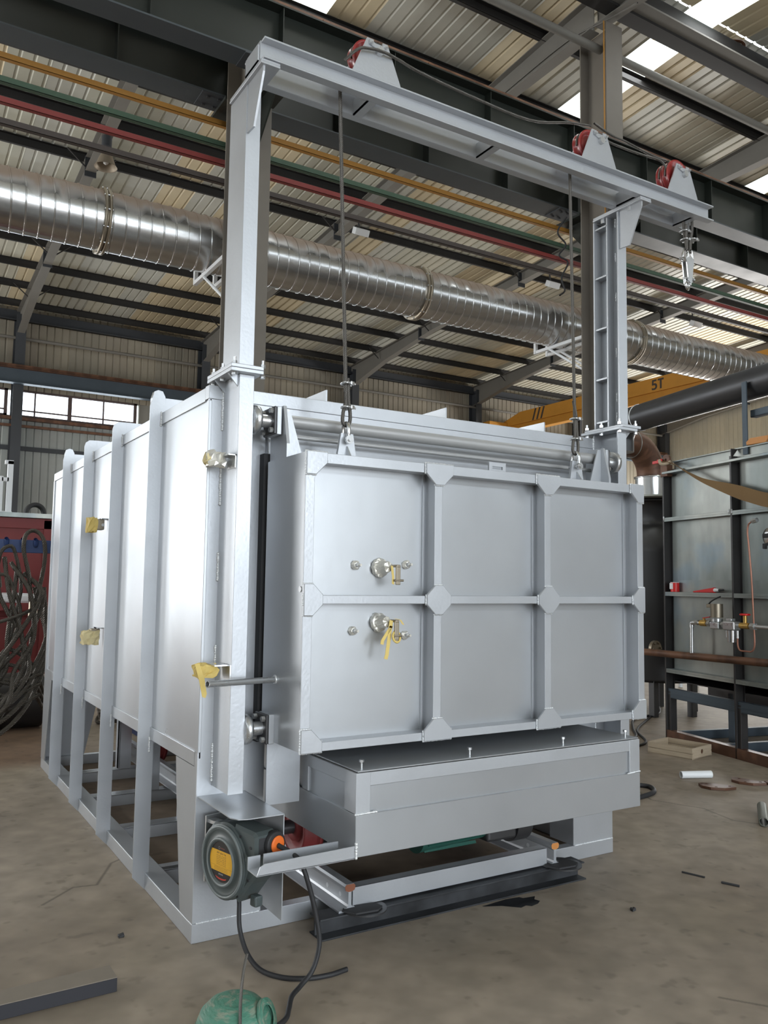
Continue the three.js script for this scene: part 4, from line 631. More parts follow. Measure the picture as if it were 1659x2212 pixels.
// rails
function rail(x, label) {
  const t = thing('rail', label, 'rail', [x, 0.09, -5.5]), z0 = -7.4, z1 = -3.45, y = 0.09;
  const half = [[0.057, 0], [0.057, 0.008], [0.012, 0.02], [0.008, 0.03], [0.008, 0.085], [0.024, 0.095], [0.027, 0.112], [0.02, 0.122]];
  part('profile', [prism([...half.map(([a, b]) => [x + a, y + b]), ...half.slice().reverse().map(([a, b]) => [x - a, y + b])], 'xy', z0, z1)], S, t);
  part('end_face', [prism([[x + 0.024, y + 0.095], [x + 0.027, y + 0.112], [x + 0.02, y + 0.121], [x - 0.02, y + 0.121], [x - 0.027, y + 0.112], [x - 0.024, y + 0.095], [x - 0.01, y + 0.088], [x + 0.01, y + 0.088]], 'xy', z1, z1 + 0.002)], x < 2.5 ? std({ color: C(0.20, 0.07, 0.035), roughness: 0.8 }) : std({ color: C(0.5, 0.2, 0.05), roughness: 0.7 }), t, 'rusty sawn end');
  for (const z of [-3.53, -3.66]) part('bolt_hole', [cyl([x - 0.0092, y + 0.055, z], [x - 0.0082, y + 0.055, z], 0.011, 14)], m.white, t);
}
rail(1.94, 'left rail with a rusty end under the hearth car'); rail(3.203, 'right rail with an orange rusty end under the hearth car');
single('tie_channel', 'blue-silver steel channel spanning between the two rail ends', 'channel', [box(1.965, 3.16, 0.10, 0.185, -3.475, -3.468), box(1.965, 3.16, 0.178, 0.185, -3.53, -3.47), box(1.965, 3.16, 0.10, 0.107, -3.53, -3.47)], S);
single('floor_channel', 'dark loose steel channel lying on the floor in front of the rails', 'channel', [box(1.775, 3.395, 0.0, 0.008, -3.53, -3.412, 0.002), box(1.775, 3.395, 0.082, 0.09, -3.53, -3.425, 0.002), box(1.775, 3.395, 0.007, 0.083, -3.485, -3.476)], m.scrapSteel);
for (const [x, w] of [[1.985, 'left'], [3.22, 'right']]) {
  const t = thing('packing_plates', `dark round and square packing plates under the ${w} rail end`, 'plates', [x, 0.0, -3.44]);
  part('disc', [cyl([x + 0.03, 0.0902, -3.445], [x + 0.03, 0.0975, -3.445], 0.105, 36)], m.blackSteel, t);
  part('shim', [prism([[x - 0.09, -3.44], [x - 0.05, -3.38], [x + 0.06, -3.37], [x + 0.10, -3.40], [x + 0.09, -3.45], [x - 0.06, -3.48]], 'xz', 0.098, 0.106)], m.dark, t);
}
// ---------------------------------------------------------------- sheet guard and cable reel at the left front leg
{
  const t = thing('sheet_guard', 'bent silver sheet hood shielding the cable reel at the front left leg', 'guard', [1.39, 0.2, -3.45]);
  part('top_sheet', [prism([[1.275, -3.672], [1.497, -3.672], [1.497, -3.232], [1.335, -3.232], [1.30, -3.245], [1.28, -3.28]], 'xz', 0.632, 0.636)], SP, t);
  part('side_sheet', [prism([[-3.672, 0.0], [-3.672, 0.636], [-3.232, 0.636], [-3.232, 0.208], [-3.56, 0.208], [-3.60, 0.19], [-3.6, 0.1]].filter((p) => p[1] > 0.15), 'zy', 1.495, 1.499)], SP, t);
}
{
  const t = thing('cable_reel', 'dark grey plastic cable reel with a yellow label and an orange cable outlet', 'cable reel', [1.36, 0.425, -3.42], { ry: -1.326, local: true });
  // local: +z is the label side (towards the left), +x towards the camera
  const rim = Array.from({ length: 56 }, (_, i) => { const a = (i / 56) * 6.2832, r = 0.155 + 0.012 * sst(0.6, 1, Math.cos(3 * a - 0.4)) ; return [r * Math.cos(a), r * Math.sin(a)]; });
  part('housing', [prism(rim, 'xy', -0.07, 0.055, [], 0.014), lathe([[0.149, 0], [0.152, 0.008], [0.132, 0.014], [0.128, 0.008], [0.104, 0.008], [0.100, 0.016], [0.088, 0.02], [0.084, 0.012], [0, 0.012]], [0, 0, 0.055], [0, 0, 1], 56)], m.plastic, t);
  part('outlet_housing', [prism([[0.02, 0.06], [0.05, 0.16], [0.185, 0.152], [0.205, 0.14], [0.205, -0.02], [0.16, -0.06], [0.08, -0.15], [0.0, -0.08]], 'xy', -0.065, 0.045, [], 0.012)], m.plastic, t);
  part('ring_trim', [torus([0, 0, 0.066], [0, 0, 1], 0.140, 0.006, 64, 8), torus([0, 0, 0.072], [0, 0, 1], 0.093, 0.006, 64, 8)], m.plasticLight, t);
  const cv = document.createElement('canvas'); cv.width = cv.height = 512; const x = cv.getContext('2d');
  x.fillStyle = '#1c1412'; x.fillRect(0, 0, 512, 512); x.fillStyle = '#d9a21c'; x.fillRect(0, 118, 512, 268);
  const glyph = (cx, cy, s) => { x.lineWidth = Math.max(1.6, s * 0.11); x.strokeStyle = '#2a1c08'; for (let k = 0; k < 4; k++) { const h = rnd() > 0.5; x.beginPath(); const q = (rnd() - 0.5) * s * 0.8; h ? (x.moveTo(cx - s * 0.4, cy + q), x.lineTo(cx + s * 0.4, cy + q)) : (x.moveTo(cx + q, cy - s * 0.4), x.lineTo(cx + q, cy + s * 0.4)); x.stroke(); } };
  for (let i = 0; i < 6; i++) glyph(165 + i * 36, 150, 30);
  for (let r = 0; r < 6; r++) for (let i = 0; i < 11; i++) if (i !== 5 || r % 2) glyph(155 + i * 20, 186 + r * 22, 14);
  x.fillStyle = '#7a5a10'; x.fillRect(20, 318, 470, 2); for (let r = 0; r < 3; r++) for (let i = 0; i < 20; i++) glyph(110 + i * 15, 333 + r * 18, 10);
  x.fillStyle = '#b7372a'; x.beginPath(); x.ellipse(256, 448, 120, 34, 0, 0, 6.3); x.fill(); x.fillStyle = '#1c1412'; x.beginPath(); x.ellipse(256, 432, 130, 30, 0, 0, 6.3); x.fill(); x.strokeStyle = '#8a8a8a'; x.lineWidth = 5; x.beginPath(); x.arc(205, 86, 16, 0, 6.3); x.stroke(); x.fillStyle = '#6b3a30'; x.fillRect(235, 78, 90, 14);
  x.fillStyle = '#8e8e90'; for (let i = 0; i < 4; i++) x.fillRect(205 + i * 26, 405, 16, 18);
  const lt = new THREE.CanvasTexture(cv); lt.colorSpace = THREE.SRGBColorSpace;
  const d = new THREE.CircleGeometry(0.082, 48); d.translate(0, 0, 0.0685); part('label', [flat(d)], std({ map: lt, roughness: 0.45 }), t, 'round black and yellow printed label');
  part('cable_wheel', [lathe([[0.0, -0.02], [0.046, -0.02], [0.052, -0.012], [0.052, 0.012], [0.046, 0.02], [0, 0.02]], [0.205, 0.098, -0.045], [1, 0, -0.1], 32)], m.rubber, t); part('outlet_ring', [lathe([[0.008, 0], [0.034, 0], [0.036, 0.006], [0.03, 0.01], [0.008, 0.01]], [0.224, 0.098, -0.047], [1, 0, -0.1], 28)], m.orange, t, 'orange outlet ring');
  part('outlet_slot', [box(0.203, 0.2065, 0.06, 0.13, -0.02, 0.03)], m.dark, t);
  for (const [a, b] of [[0.1, 0.12], [0.17, 0.09], [0.16, -0.04], [0.09, -0.12]]) part('screw', [cyl([a, b, 0.044], [a, b, 0.048], 0.006, 10)], m.dark, t);
  part('wall_bracket', [box(-0.2, -0.192, -0.14, 0.14, -0.09, 0.02), box(-0.2, -0.12, 0.11, 0.125, -0.03, 0.01), box(-0.2, -0.12, -0.125, -0.11, -0.03, 0.01)], m.zinc, t);
  part('foot', [jitter(box(0.11, 0.15, -0.165, -0.12, -0.04, 0.0, 0.008), 0.002)], m.plastic, t);
}
{
  const t = thing('reel_cable', 'thick black cable hanging from the cable reel in a loop onto the floor', 'cable', [1.45, 0, -3.2]);
  part('cable', [tube([[1.385, 0.32, -3.43], [1.385, 0.24, -3.42], [1.383, 0.14, -3.40], [1.395, 0.06, -3.34], [1.42, 0.02, -3.27], [1.475, 0.011, -3.18], [1.56, 0.011, -3.12], [1.66, 0.011, -3.1], [1.74, 0.011, -3.11]], 0.010, 120, 10)], m.rubber, t);
  part('cable', [tube([[1.46, 0.522, -3.20], [1.49, 0.505, -3.15], [1.515, 0.48, -3.115], [1.535, 0.43, -3.1], [1.585, 0.25, -3.09], [1.595, 0.15, -3.08], [1.56, 0.06, -3.07], [1.50, 0.024, -3.05], [1.44, 0.02, -3.0], [1.40, 0.012, -2.94], [1.36, 0.011, -2.88], [1.30, 0.011, -2.84]], 0.010, 140, 10)], m.rubber, t);
}
// ---------------------------------------------------------------- taped limit switches on the furnace side
function taped(label, x, y, z, kind) {
  const t = thing('limit_switch', label, 'switch', [x, y, z]);
  part('bracket', [box(x - 0.04, XL + 0.008, y + 0.05, y + 0.056, z - 0.05, z + 0.05), box(x - 0.04, x - 0.034, y + 0.0, y + 0.056, z - 0.05, z + 0.03)], m.zinc, t);
  part('body', [box(x - 0.075, x - 0.02, y - 0.02, y + 0.05, z - 0.03, z + 0.045, 0.006)], m.brassOld, t);
  part('wrap', [crumple(x - 0.12, x - (kind ? 0.03 : 0.07), y - (kind ? 0.05 : 0.035), y + (kind ? 0.035 : 0.055), z - 0.04, z + 0.06, 0.016)], kind ? m.tapePale : m.tape, t, 'crumpled masking tape');
  part('screw', [cyl([x - 0.03, y + 0.012, z + 0.045], [x - 0.03, y + 0.012, z + 0.05], 0.01, 12)], m.zinc, t);
}
taped('upper taped switch box on the furnace side between two ribs', 1.268, 1.935, -5.62, 0);
taped('lower taped switch box on the furnace side, the broad pale yellow one', 1.268, 1.225, -5.62, 1);
{
  const t = thing('limit_switch', 'foil-wrapped switch on a small bracket high on the left guide post', 'switch', [1.30, 2.12, -3.56]);
  part('bracket', [box(1.30, 1.338, 2.155, 2.16, -3.58, -3.48), box(1.332, 1.338, 2.10, 2.16, -3.58, -3.48)], m.zinc, t); part('wrap', [crumple(1.232, 1.312, 2.112, 2.176, -3.605, -3.54, 0.016)], m.foil, t); part('tape', [crumple(1.228, 1.25, 2.118, 2.165, -3.602, -3.545, 0.014)], m.tapePale, t);
}
{
  const t = thing('limit_switch', 'yellow-taped switch with drooping tape low on the left guide post, behind the thin tube', 'switch', [1.27, 1.18, -3.56]);
  part('bracket', [box(1.27, 1.338, 1.225, 1.231, -3.59, -3.49), box(1.332, 1.338, 1.165, 1.231, -3.58, -3.47)], m.zinc, t); part('body', [crumple(1.21, 1.30, 1.175, 1.228, -3.60, -3.53, 0.016)], m.tape, t);
  part('tape', [prism([[1.192, 1.236], [1.212, 1.24], [1.238, 1.17], [1.25, 1.105], [1.244, 1.088], [1.23, 1.094], [1.215, 1.16]], 'xy', -3.525, -3.522)], m.tape, t, 'drooping strip of yellow tape');
}

// ---------------------------------------------------------------- the unpainted furnace at the right (own axes: x along its face towards the camera, z out of the face)
const DK = [7.18, 0, -6.05], DR = -1.7930;
const dk = (u, y, w) => { const c = Math.cos(DR), s = Math.sin(DR); return [DK[0] + u * c + w * s, y, DK[2] - u * s + w * c]; };
const L = { ry: DR, local: true };
{
  const t = thing('steel_furnace', 'unpainted dark steel furnace with a grid of bars and bluish plates at the right edge', 'furnace', DK, L);
  const hs = [2.31, 1.52, 0.715];
  for (const u of [0, 1.02, 2.04]) part('upright', [box(u, u + 0.022, 0, 2.86, -0.085, 0, 0.002), box(u, u + 0.045, 0, 2.86, -0.09, -0.083), box(u, u + 0.06, 0, 0.5, -0.1, -0.02, 0.003)], m.millDark, t);
  for (let i = 0; i < 2; i++) { const a = 0.02 + 1.02 * i, b = a + 1.0; for (const [c, d] of [[0.72, 1.51], [1.53, 2.30], [2.32, 2.86]]) part('wall_plate', [box(a, b, c, d, -0.096, -0.088)], m.mill, t); for (const h of hs) part('shelf_bar', [box(a, b, h, h + 0.022, -0.085, -0.002, 0.002), box(a, b, h - 0.02, h, -0.01, -0.002)], m.mill, t);
    part('floor_channel', [box(a, b, 0.43, 0.53, -0.03, -0.022, 0.002), box(a, b, 0.522, 0.53, -0.08, -0.022), box(a, b, 0.43, 0.438, -0.08, -0.022), box(a, b, 0.472, 0.480, -0.024, -0.018)], m.blueSteel, t);
    for (const e of [0, 1]) part('weld_bead', beads([a + e * 0.98, hs[0], 0.0], [a + e * 0.98, hs[0] + 0.03, 0.0], 5, 0.008), m.zinc, t); }
  part('top_beam', [box(0.02, 2.1, 2.80, 2.825, -0.09, 0.02, 0.003), box(0.1, 2.1, 2.825, 2.93, -0.09, -0.08, 0.003), box(0.1, 2.1, 2.925, 2.935, -0.14, -0.05)], m.mill, t);
  part('beam_rib', [prism([[0.0, 2.83], [0.0, 2.93], [-0.08, 2.93]].map(([a, b]) => [a, b]), 'zy', 1.04, 1.05)], m.millDark, t);
  part('shell', [box(0.02, 2.1, 0.6, 2.86, -1.7, -1.69), box(0.0, 0.012, 0.6, 2.86, -1.7, -0.09), box(2.07, 2.082, 0.6, 2.86, -1.7, -0.09), box(0.02, 2.1, 2.85, 2.86, -1.7, -0.09), box(0.02, 2.1, 0.60, 0.61, -1.7, -0.09)], m.millDark, t);
  part('bottom_rail', [box(0.0, 2.1, 0, 0.10, -0.08, 0, 0.003)], m.rust, t);
  for (const w of [-0.55, -1.1, -1.65]) parts('inner_leg', [box(0.3, 0.38, 0, 0.5, w - 0.06, w, 0.003), box(1.35, 1.43, 0, 0.5, w - 0.06, w, 0.003)], m.blueSteel, t);
  for (const u of [0.05, 0.75, 1.4]) part('cross_beam', [box(u, u + 0.06, 0.0, 0.09, -1.65, -0.05, 0.003)], m.blueSteel, t); for (const w of [-0.55, -1.1]) part('cross_beam', [box(0, 2.1, 0.42, 0.52, w - 0.06, w)], m.millDark, t);
  part('lug', [prism([...ring(0.055, 2.955, 0.06, 20)], 'xy', -0.03, -0.008, [ring(0.055, 2.955, 0.016, 12)]), box(0.0, 0.02, 2.86, 2.98, -0.05, -0.01)], m.rust, t); part('end_block', [box(-0.012, 0.10, 2.775, 2.90, -0.06, 0.012, 0.004)], m.rust, t);
}
{ // stand and the big black pipe it carries
  const t = thing('pipe_stand', 'blue-grey steel stand on top of the dark furnace holding the black pipe', 'stand', dk(1.17, 2.86, -0.2), L);
  part('post', [box(-0.03, 0.03, 0.0, 0.70, 0.13, 0.142), box(-0.03, -0.018, 0.0, 0.70, 0.10, 0.14), box(0.40, 0.50, 0.0, 0.56, -0.2, -0.1, 0.003), box(0.35, 0.45, 0.0, 0.62, 0.05, 0.13)], m.blueSteel, t);
  part('brace', [box(0.0, 0.6, 0.36, 0.43, 0.06, 0.07), box(0.0, 0.6, 0.36, 0.37, 0.0, 0.07)], m.blueSteel, t);
}
{
  const t = thing('exhaust_pipe', 'thick black steel pipe running overhead at the right, sloping up out of the picture', 'pipe', dk(0.5, 3.42, -0.2), L), y = 0.16, z0 = -0.05;
  part('pipe', [cyl([-1.37, y, z0], [2.4, y, z0], 0.155, 40)], m.blackSteel, t); part('weld_bead', [torus([-1.22, y, z0], [1, 0, 0], 0.155, 0.007, 48, 6)], m.weld, t);
  const e = []; for (let i = 0; i <= 10; i++) { const a = (i / 10) * Math.PI / 2; e.push([-1.37 - 0.24 * Math.sin(a), y - 0.24 + 0.24 * Math.cos(a), z0]); }
  part('elbow', [tube(e, 0.155, 24, 36), cyl([-1.61, y - 0.24, z0], [-1.61, y - 0.36, z0], 0.155, 36)], m.blackSteel, t);
}
{ // tank with the polished neck and the brown elbow
  const cx = 8.62, cz = -7.4, t = thing('black_tank', 'tall black tank with polished collar and brown elbow, behind the furnace door edge', 'tank', [cx, 0, cz]);
  part('shell', [lathe([[0, 0.42], [0.55, 0.42], [0.56, 0.46], [0.56, 2.02], [0.52, 2.2], [0.40, 2.36], [0.36, 2.42], [0.36, 2.66], [0.5, 2.66], [0.5, 2.70], [0, 2.70]], [cx, 0, cz], [0, 1, 0], 64)], m.blackSteel, t);
  part('flange', [lathe([[0.3, 2.70], [0.56, 2.70], [0.56, 2.74], [0.3, 2.74]], [cx, 0, cz], [0, 1, 0], 56)], m.mill, t);
  part('collar', [lathe([[0.19, 2.74], [0.2, 2.74], [0.2, 3.0], [0.215, 3.0], [0.215, 3.02], [0.19, 3.02]], [cx - 0.05, 0, cz], [0, 1, 0], 48)], m.chrome, t);
  const e = []; for (let i = 0; i <= 14; i++) { const a = (i / 14) * Math.PI / 2; e.push([cx - 0.05 - 0.36 + 0.36 * Math.cos(a), 3.02 + 0.40 * Math.sin(a), cz]); } part('elbow', [tube(e, 0.175, 30, 40), cyl([cx - 0.41, 3.42, cz], [cx - 0.62, 3.42, cz], 0.175, 40)], m.rust, t, 'rusty brown pipe elbow'); part('weld_bead', [torus([cx - 0.41, 3.42, cz], [1, 0, 0], 0.175, 0.006, 40, 6)], m.mill, t);
  for (let i = 0; i < 6; i++) { const a = i * 1.05 + 0.4; part('leg', [box(cx + 0.5 * Math.cos(a) - 0.04, cx + 0.5 * Math.cos(a) + 0.04, 0, 0.5, cz + 0.5 * Math.sin(a) - 0.04, cz + 0.5 * Math.sin(a) + 0.04)], m.blackSteel, t); }
  part('lug', [prism([[8.3, 2.13], [8.5, 2.22], [8.75, 2.24], [8.75, 2.2], [8.5, 2.18], [8.32, 2.09]], 'xy', cz + 0.55, cz + 0.57)], m.mill, t);
  part('pipe_flange', [cyl([8.0, 0.86, -6.9], [8.0, 0.86, -6.86], 0.09, 28), ...Array.from({ length: 6 }, (_, i) => cyl([8.0 + 0.065 * Math.cos(i * 1.05), 0.86 + 0.065 * Math.sin(i * 1.05), -6.87], [8.0 + 0.065 * Math.cos(i * 1.05), 0.86 + 0.065 * Math.sin(i * 1.05), -6.84], 0.012, 6))], m.brassOld, t);
}
{ // scaffold seen in the gap
  const t = thing('scaffold', 'white lattice ladder frame in the gap beside the brown elbow', 'scaffold', [11.2, 0, -9]);
  part('frame', [cyl([11.05, 0, -9], [11.05, 3.55, -9], 0.03, 8), cyl([11.45, 0, -9], [11.45, 3.55, -9], 0.03, 8), ...Array.from({ length: 8 }, (_, i) => cyl([11.05, 0.4 + i * 0.42, -9], [11.45, 0.4 + i * 0.42, -9], 0.022, 8)), ...Array.from({ length: 7 }, (_, i) => cyl([i % 2 ? 11.45 : 11.05, 0.4 + i * 0.42, -9], [i % 2 ? 11.05 : 11.45, 0.82 + i * 0.42, -9], 0.018, 8))], m.white, t);
}
// gas train on the dark furnace
{
  const w = 0.10, P = (u, y, z = w) => [u, y, z];
  single('gas_manifold', 'rusty brown horizontal pipe running in front of the dark furnace', 'pipe', [cyl(dk(-0.9, 0.872, 0.10), dk(2.2, 0.955, 0.10), 0.036, 24)], m.rust);
  const t = thing('gas_train', 'gas valve train of pipes, solenoid valve and regulator on the dark furnace', 'valve', DK, L);
  part('pipe', [cyl(P(0.56, 0.93), P(0.565, 1.215), 0.02, 16), tube([P(0.565, 1.20), P(0.568, 1.235), P(0.60, 1.245), P(0.64, 1.247)], 0.024, 18, 14), cyl(P(0.62, 1.247), P(1.62, 1.25), 0.018, 16)], m.zinc, t);
  parts('coupling', [hexnut(P(0.63, 1.247), P(0.66, 1.247), 0.028), hexnut(P(0.80, 1.247), P(0.84, 1.247), 0.032), hexnut(P(1.0, 1.248), P(1.03, 1.248), 0.03), hexnut(P(1.37, 1.25), P(1.42, 1.25), 0.032)], m.zinc, t);
  const v = part('ball_valve', [cyl(P(0.70, 1.247), P(0.79, 1.247), 0.03, 16), cyl(P(0.745, 1.27), P(0.745, 1.295), 0.012, 10)], m.brass, t, 'brass ball valve'); part('lever', [turn(box(0.735, 0.835, 1.293, 1.30, w - 0.012, w + 0.012), [0, 0, 1], 0.15, [0.74, 1.296, w])], m.redCan, v, 'red lever');
  const s = part('solenoid_body', [box(0.87, 0.99, 1.20, 1.27, w - 0.045, w + 0.045, 0.012), cyl(P(0.925, 1.27), P(0.925, 1.30), 0.055, 24)], m.zinc, t); part('solenoid_coil', [cyl(P(0.925, 1.31), P(0.925, 1.44), 0.058, 28), box(0.80, 0.88, 1.40, 1.435, w - 0.02, w + 0.02, 0.006)], m.brassOld, s); part('wire', [tube([P(0.8, 1.418), P(0.85, 1.46), P(0.92, 1.49), P(0.98, 1.51)], 0.007, 20, 6)], m.rubber, s);
  const r = part('regulator_body', [box(1.05, 1.20, 1.20, 1.285, w - 0.04, w + 0.05, 0.014), box(1.08, 1.15, 1.285, 1.31, w - 0.02, w + 0.03, 0.006)], m.zinc, t); part('bowl', [cyl(P(1.13, 1.09, w + 0.01), P(1.13, 1.20, w + 0.01), 0.04, 22, 0.046), cyl(P(1.06, 1.13, w), P(1.06, 1.2, w), 0.014, 10), cyl(P(1.195, 1.13, w), P(1.195, 1.2, w), 0.014, 10)], m.chrome, r);
  const g = part('globe_valve', [cyl(P(1.24, 1.25), P(1.35, 1.25), 0.028, 16), cyl(P(1.295, 1.25), P(1.295, 1.345), 0.018, 14)], m.brass, t, 'brass valve'); part('handwheel', [torus(P(1.295, 1.352), [0, 1, 0], 0.04, 0.009, 24, 8), box(1.26, 1.33, 1.347, 1.357, w - 0.006, w + 0.006)], m.redCan, g, 'red handwheel');
  part('copper_line', [tube([P(1.195, 1.14), P(1.197, 1.06), P(1.22, 1.025), P(1.30, 1.02), P(1.37, 1.025), P(1.40, 1.06), P(1.40, 1.3), P(1.385, 1.7), P(1.36, 2.0), P(1.35, 2.12), P(1.37, 2.18), P(1.42, 2.2)], 0.008, 120, 8)], m.copper, t);
  part('end_fitting', [hexnut(P(1.41, 2.2), P(1.47, 2.21), 0.022)], m.zinc, t);
  const q = part('pressure_switch', [lathe([[0, 0], [0.085, 0], [0.09, 0.01], [0.085, 0.03], [0.04, 0.04], [0, 0.042]], P(1.50, 2.06, -0.04), [0, 0, 1], 32)], m.chrome, t); part('handle', [box(1.44, 1.53, 2.05, 2.09, 0, 0.02, 0.008), box(1.44, 1.46, 1.95, 2.0, -0.02, 0.02, 0.005)], m.rubber, q);
}
{
  const t = thing('lifting_sling', 'brown webbing sling draped from the dark furnace corner lug along its face', 'sling', DK, L);
  const c = [[0.06, 2.93, 0.02], [0.15, 2.915, 0.03], [0.24, 2.885, 0.02], [0.45, 2.77, 0.01], [0.67, 2.665, 0.012], [0.85, 2.60, 0.012], [1.05, 2.535, 0.015], [1.3, 2.455, 0.015], [1.5, 2.395, 0.015], [1.8, 2.34, 0.015]], cv = curve(c), n = 70, hw = (s) => 0.022 + 0.045 * sst(0.3, 0.7, s), pos = [], idx = [];
  for (let i = 0; i <= n; i++) { const p = cv.getPointAt(i / n), s = i / n, a = 1.2 - 1.3 * sst(0.1, 0.55, s) + 0.1 * Math.sin(s * 14); const h = hw(s); for (const [k, d] of [[1, 0.004], [-1, 0.004], [-1, -0.004], [1, -0.004]]) pos.push(p.x + 0.3 * h * k * Math.sin(a) * 0.3, p.y + k * h * Math.cos(a), p.z + 0.02 + k * h * Math.sin(a) * 0.5 + d); }
  for (let i = 0; i < n; i++) for (let k = 0; k < 4; k++) { const a = i * 4 + k, b = i * 4 + ((k + 1) % 4); idx.push(a, b, a + 4, b, b + 4, a + 4); }
  const g = new THREE.BufferGeometry(); g.setAttribute('position', new THREE.Float32BufferAttribute(pos, 3)); g.setIndex(idx); const h = g.toNonIndexed(); h.computeVertexNormals(); part('webbing', [uvm(h)], m.sling, t);
  part('eye', [tube([[0.0, 2.955, 0.03], [0.04, 2.915, 0.045], [0.10, 2.90, 0.05], [0.16, 2.905, 0.04], [0.2, 2.92, 0.03]], 0.018, 30, 8)], m.wood, t);
  part('red_strap', [box(-0.14, 0.0, 2.93, 2.962, 0.01, 0.02, 0.004), box(-0.05, 0.03, 2.925, 2.97, 0.012, 0.03, 0.008)], m.redCan, t);
}
single('brick', 'orange-brown refractory brick lying on the top beam of the dark furnace', 'brick', [turn(prism([[-0.11, 0], [0.1, 0], [0.12, 0.03], [0.12, 0.062], [-0.07, 0.062], [-0.115, 0.03]], 'xy', -0.05, 0.05, [], 0.004), [0, 1, 0], DR + 0.15, [0, 0, 0]).translate(...dk(1.33, 2.936, -0.085))], m.brick);
{
  const t = thing('red_can', 'small red paint can standing on the dark furnace bar', 'can', dk(0.13, 1.5425, -0.045), L);
  part('body', [lathe([[0, 0], [0.044, 0], [0.045, 0.004], [0.045, 0.096], [0.042, 0.1], [0.04, 0.094], [0, 0.094]], [0, 0, 0], [0, 1, 0], 32)], m.redCan, t); part('rim', [torus([0, 0.099, 0], [0, 1, 0], 0.043, 0.003, 32, 6)], m.white, t); part('paint_drip', [jitter(box(-0.03, 0.02, 0.03, 0.09, 0.041, 0.046, 0.002), 0.004)], m.white, t);
}
{
  const t = thing('sealant_tube', 'red tapered tube with a pale nozzle lying on the dark furnace bar', 'tube', dk(0.45, 1.5425, -0.03), L);
  part('body', [prism([[0, 0.0], [0, 0.012], [0.30, 0.052], [0.30, 0.0]], 'xy', -0.02, 0.02, [], 0.006)], m.redCan, t); part('nozzle', [cyl([0.30, 0.026, 0], [0.36, 0.026, 0], 0.02, 14, 0.012)], m.white, t); part('cap', [cyl([0.36, 0.026, 0], [0.42, 0.03, 0], 0.012, 12, 0.008)], m.dark, t);
}
// things on the floor at the right
{
  const a = [6.528, -5.183], t = thing('wooden_crate', 'shallow weathered wooden crate on the floor in front of the dark furnace', 'crate', [6.53, 0, -5.2], { ry: -1.40, local: true });
  // local +x: away to the rear-left corner direction reversed; built along its own long side
  const Lg = 0.46, Wd = 0.36, Hh = 0.105;
  for (const y of [0, 0.054]) { part('slat', [box(-Lg, 0, y + 0.001, y + 0.05, -0.012, 0, 0.002)], m.wood, t); part('slat', [box(-Lg, 0, y + 0.001, y + 0.05, -Wd, -Wd + 0.012, 0.002)], m.wood, t); }
  part('end_board', [prism([[-Wd + 0.012, 0.001], [-0.012, 0.001], [-0.012, Hh], [-Wd + 0.012, Hh]], 'zy', -0.014, 0, [ring(-Wd / 2, 0.06, 0.022, 16)])], m.wood, t); part('end_board', [box(-Lg, -Lg + 0.014, 0.001, Hh, -Wd + 0.012, -0.012)], m.wood, t); part('bottom', [box(-Lg, 0, 0, 0.01, -Wd, 0)], m.wood, t);
  part('knot', [cyl([-0.012, 0.06, -Wd / 2], [-0.006, 0.06, -Wd / 2], 0.022, 16)], m.rust, t);
}
single('pipe_offcut', 'short white plastic pipe lying on the floor right of the furnace', 'pipe', [lathe([[0.026, 0], [0.03, 0], [0.03, 0.27], [0.026, 0.27], [0.026, 0]], [5.83, 0.031, -4.76], [0.234, 0, 0.1], 24)], m.white);
const plate = (label, x, z, a) => single('bolt_plate', label, 'plate', [turn(prism([[-0.13, -0.05], [-0.04, -0.11], [0.06, -0.11], [0.12, -0.06], [0.13, 0.02], [0.1, 0.05], [-0.11, 0.0]].map(([p, q]) => [p * 1.05, q]), 'xz', 0.002, 0.022, [ring(-0.09, -0.035, 0.012, 10), ring(0.075, 0.01, 0.012, 10), ring(0.02, -0.085, 0.012, 10)]), [0, 1, 0], a, [0, 0, 0]).translate(x, 0, z)], m.rust);
plate('flat brown steel plate with bolt holes lying alone, nearest the white pipe', 5.84, -4.42, 2.4); plate('flat brown bolt-hole plate, left one of the overlapping pair near the right edge', 6.22, -4.40, 2.1); plate('flat brown steel plate with bolt holes at the right edge of the photo', 6.40, -4.22, 2.5);
single('tube_offcut', 'short greenish steel tube lying on the floor near the right edge, pointing at the camera', 'tube', [lathe([[0.027, 0], [0.033, 0], [0.033, 0.44], [0.027, 0.44], [0.027, 0]], [5.17, 0.034, -3.55], [0.40, 0, -0.29], 24)], std({ color: C(0.20, 0.21, 0.18), metalness: 0.4, roughness: 0.5 }));
single('tube_offcut', 'grey tube end lying at the right edge beside the greenish tube', 'tube', [lathe([[0.027, 0], [0.033, 0], [0.033, 0.3], [0.027, 0.3], [0.027, 0]], [5.36, 0.034, -3.60], [0.3, 0, 0.1], 24)], m.zinc);
single('welding_rod', 'thin dark rod lying on the open floor, left one of two', 'rod', [cyl([3.945, 0.006, -3.225], [3.985, 0.006, -3.105], 0.005, 8)], m.dark); single('welding_rod', 'thin dark rod lying on the open floor, right one of two', 'rod', [cyl([4.0, 0.006, -3.01], [4.035, 0.006, -2.925], 0.006, 8)], m.dark);
single('welding_rod', 'thin dark rod lying just behind the white plastic pipe', 'rod', [cyl([6.05, 0.006, -4.90], [6.2, 0.006, -4.82], 0.006, 8)], m.dark);
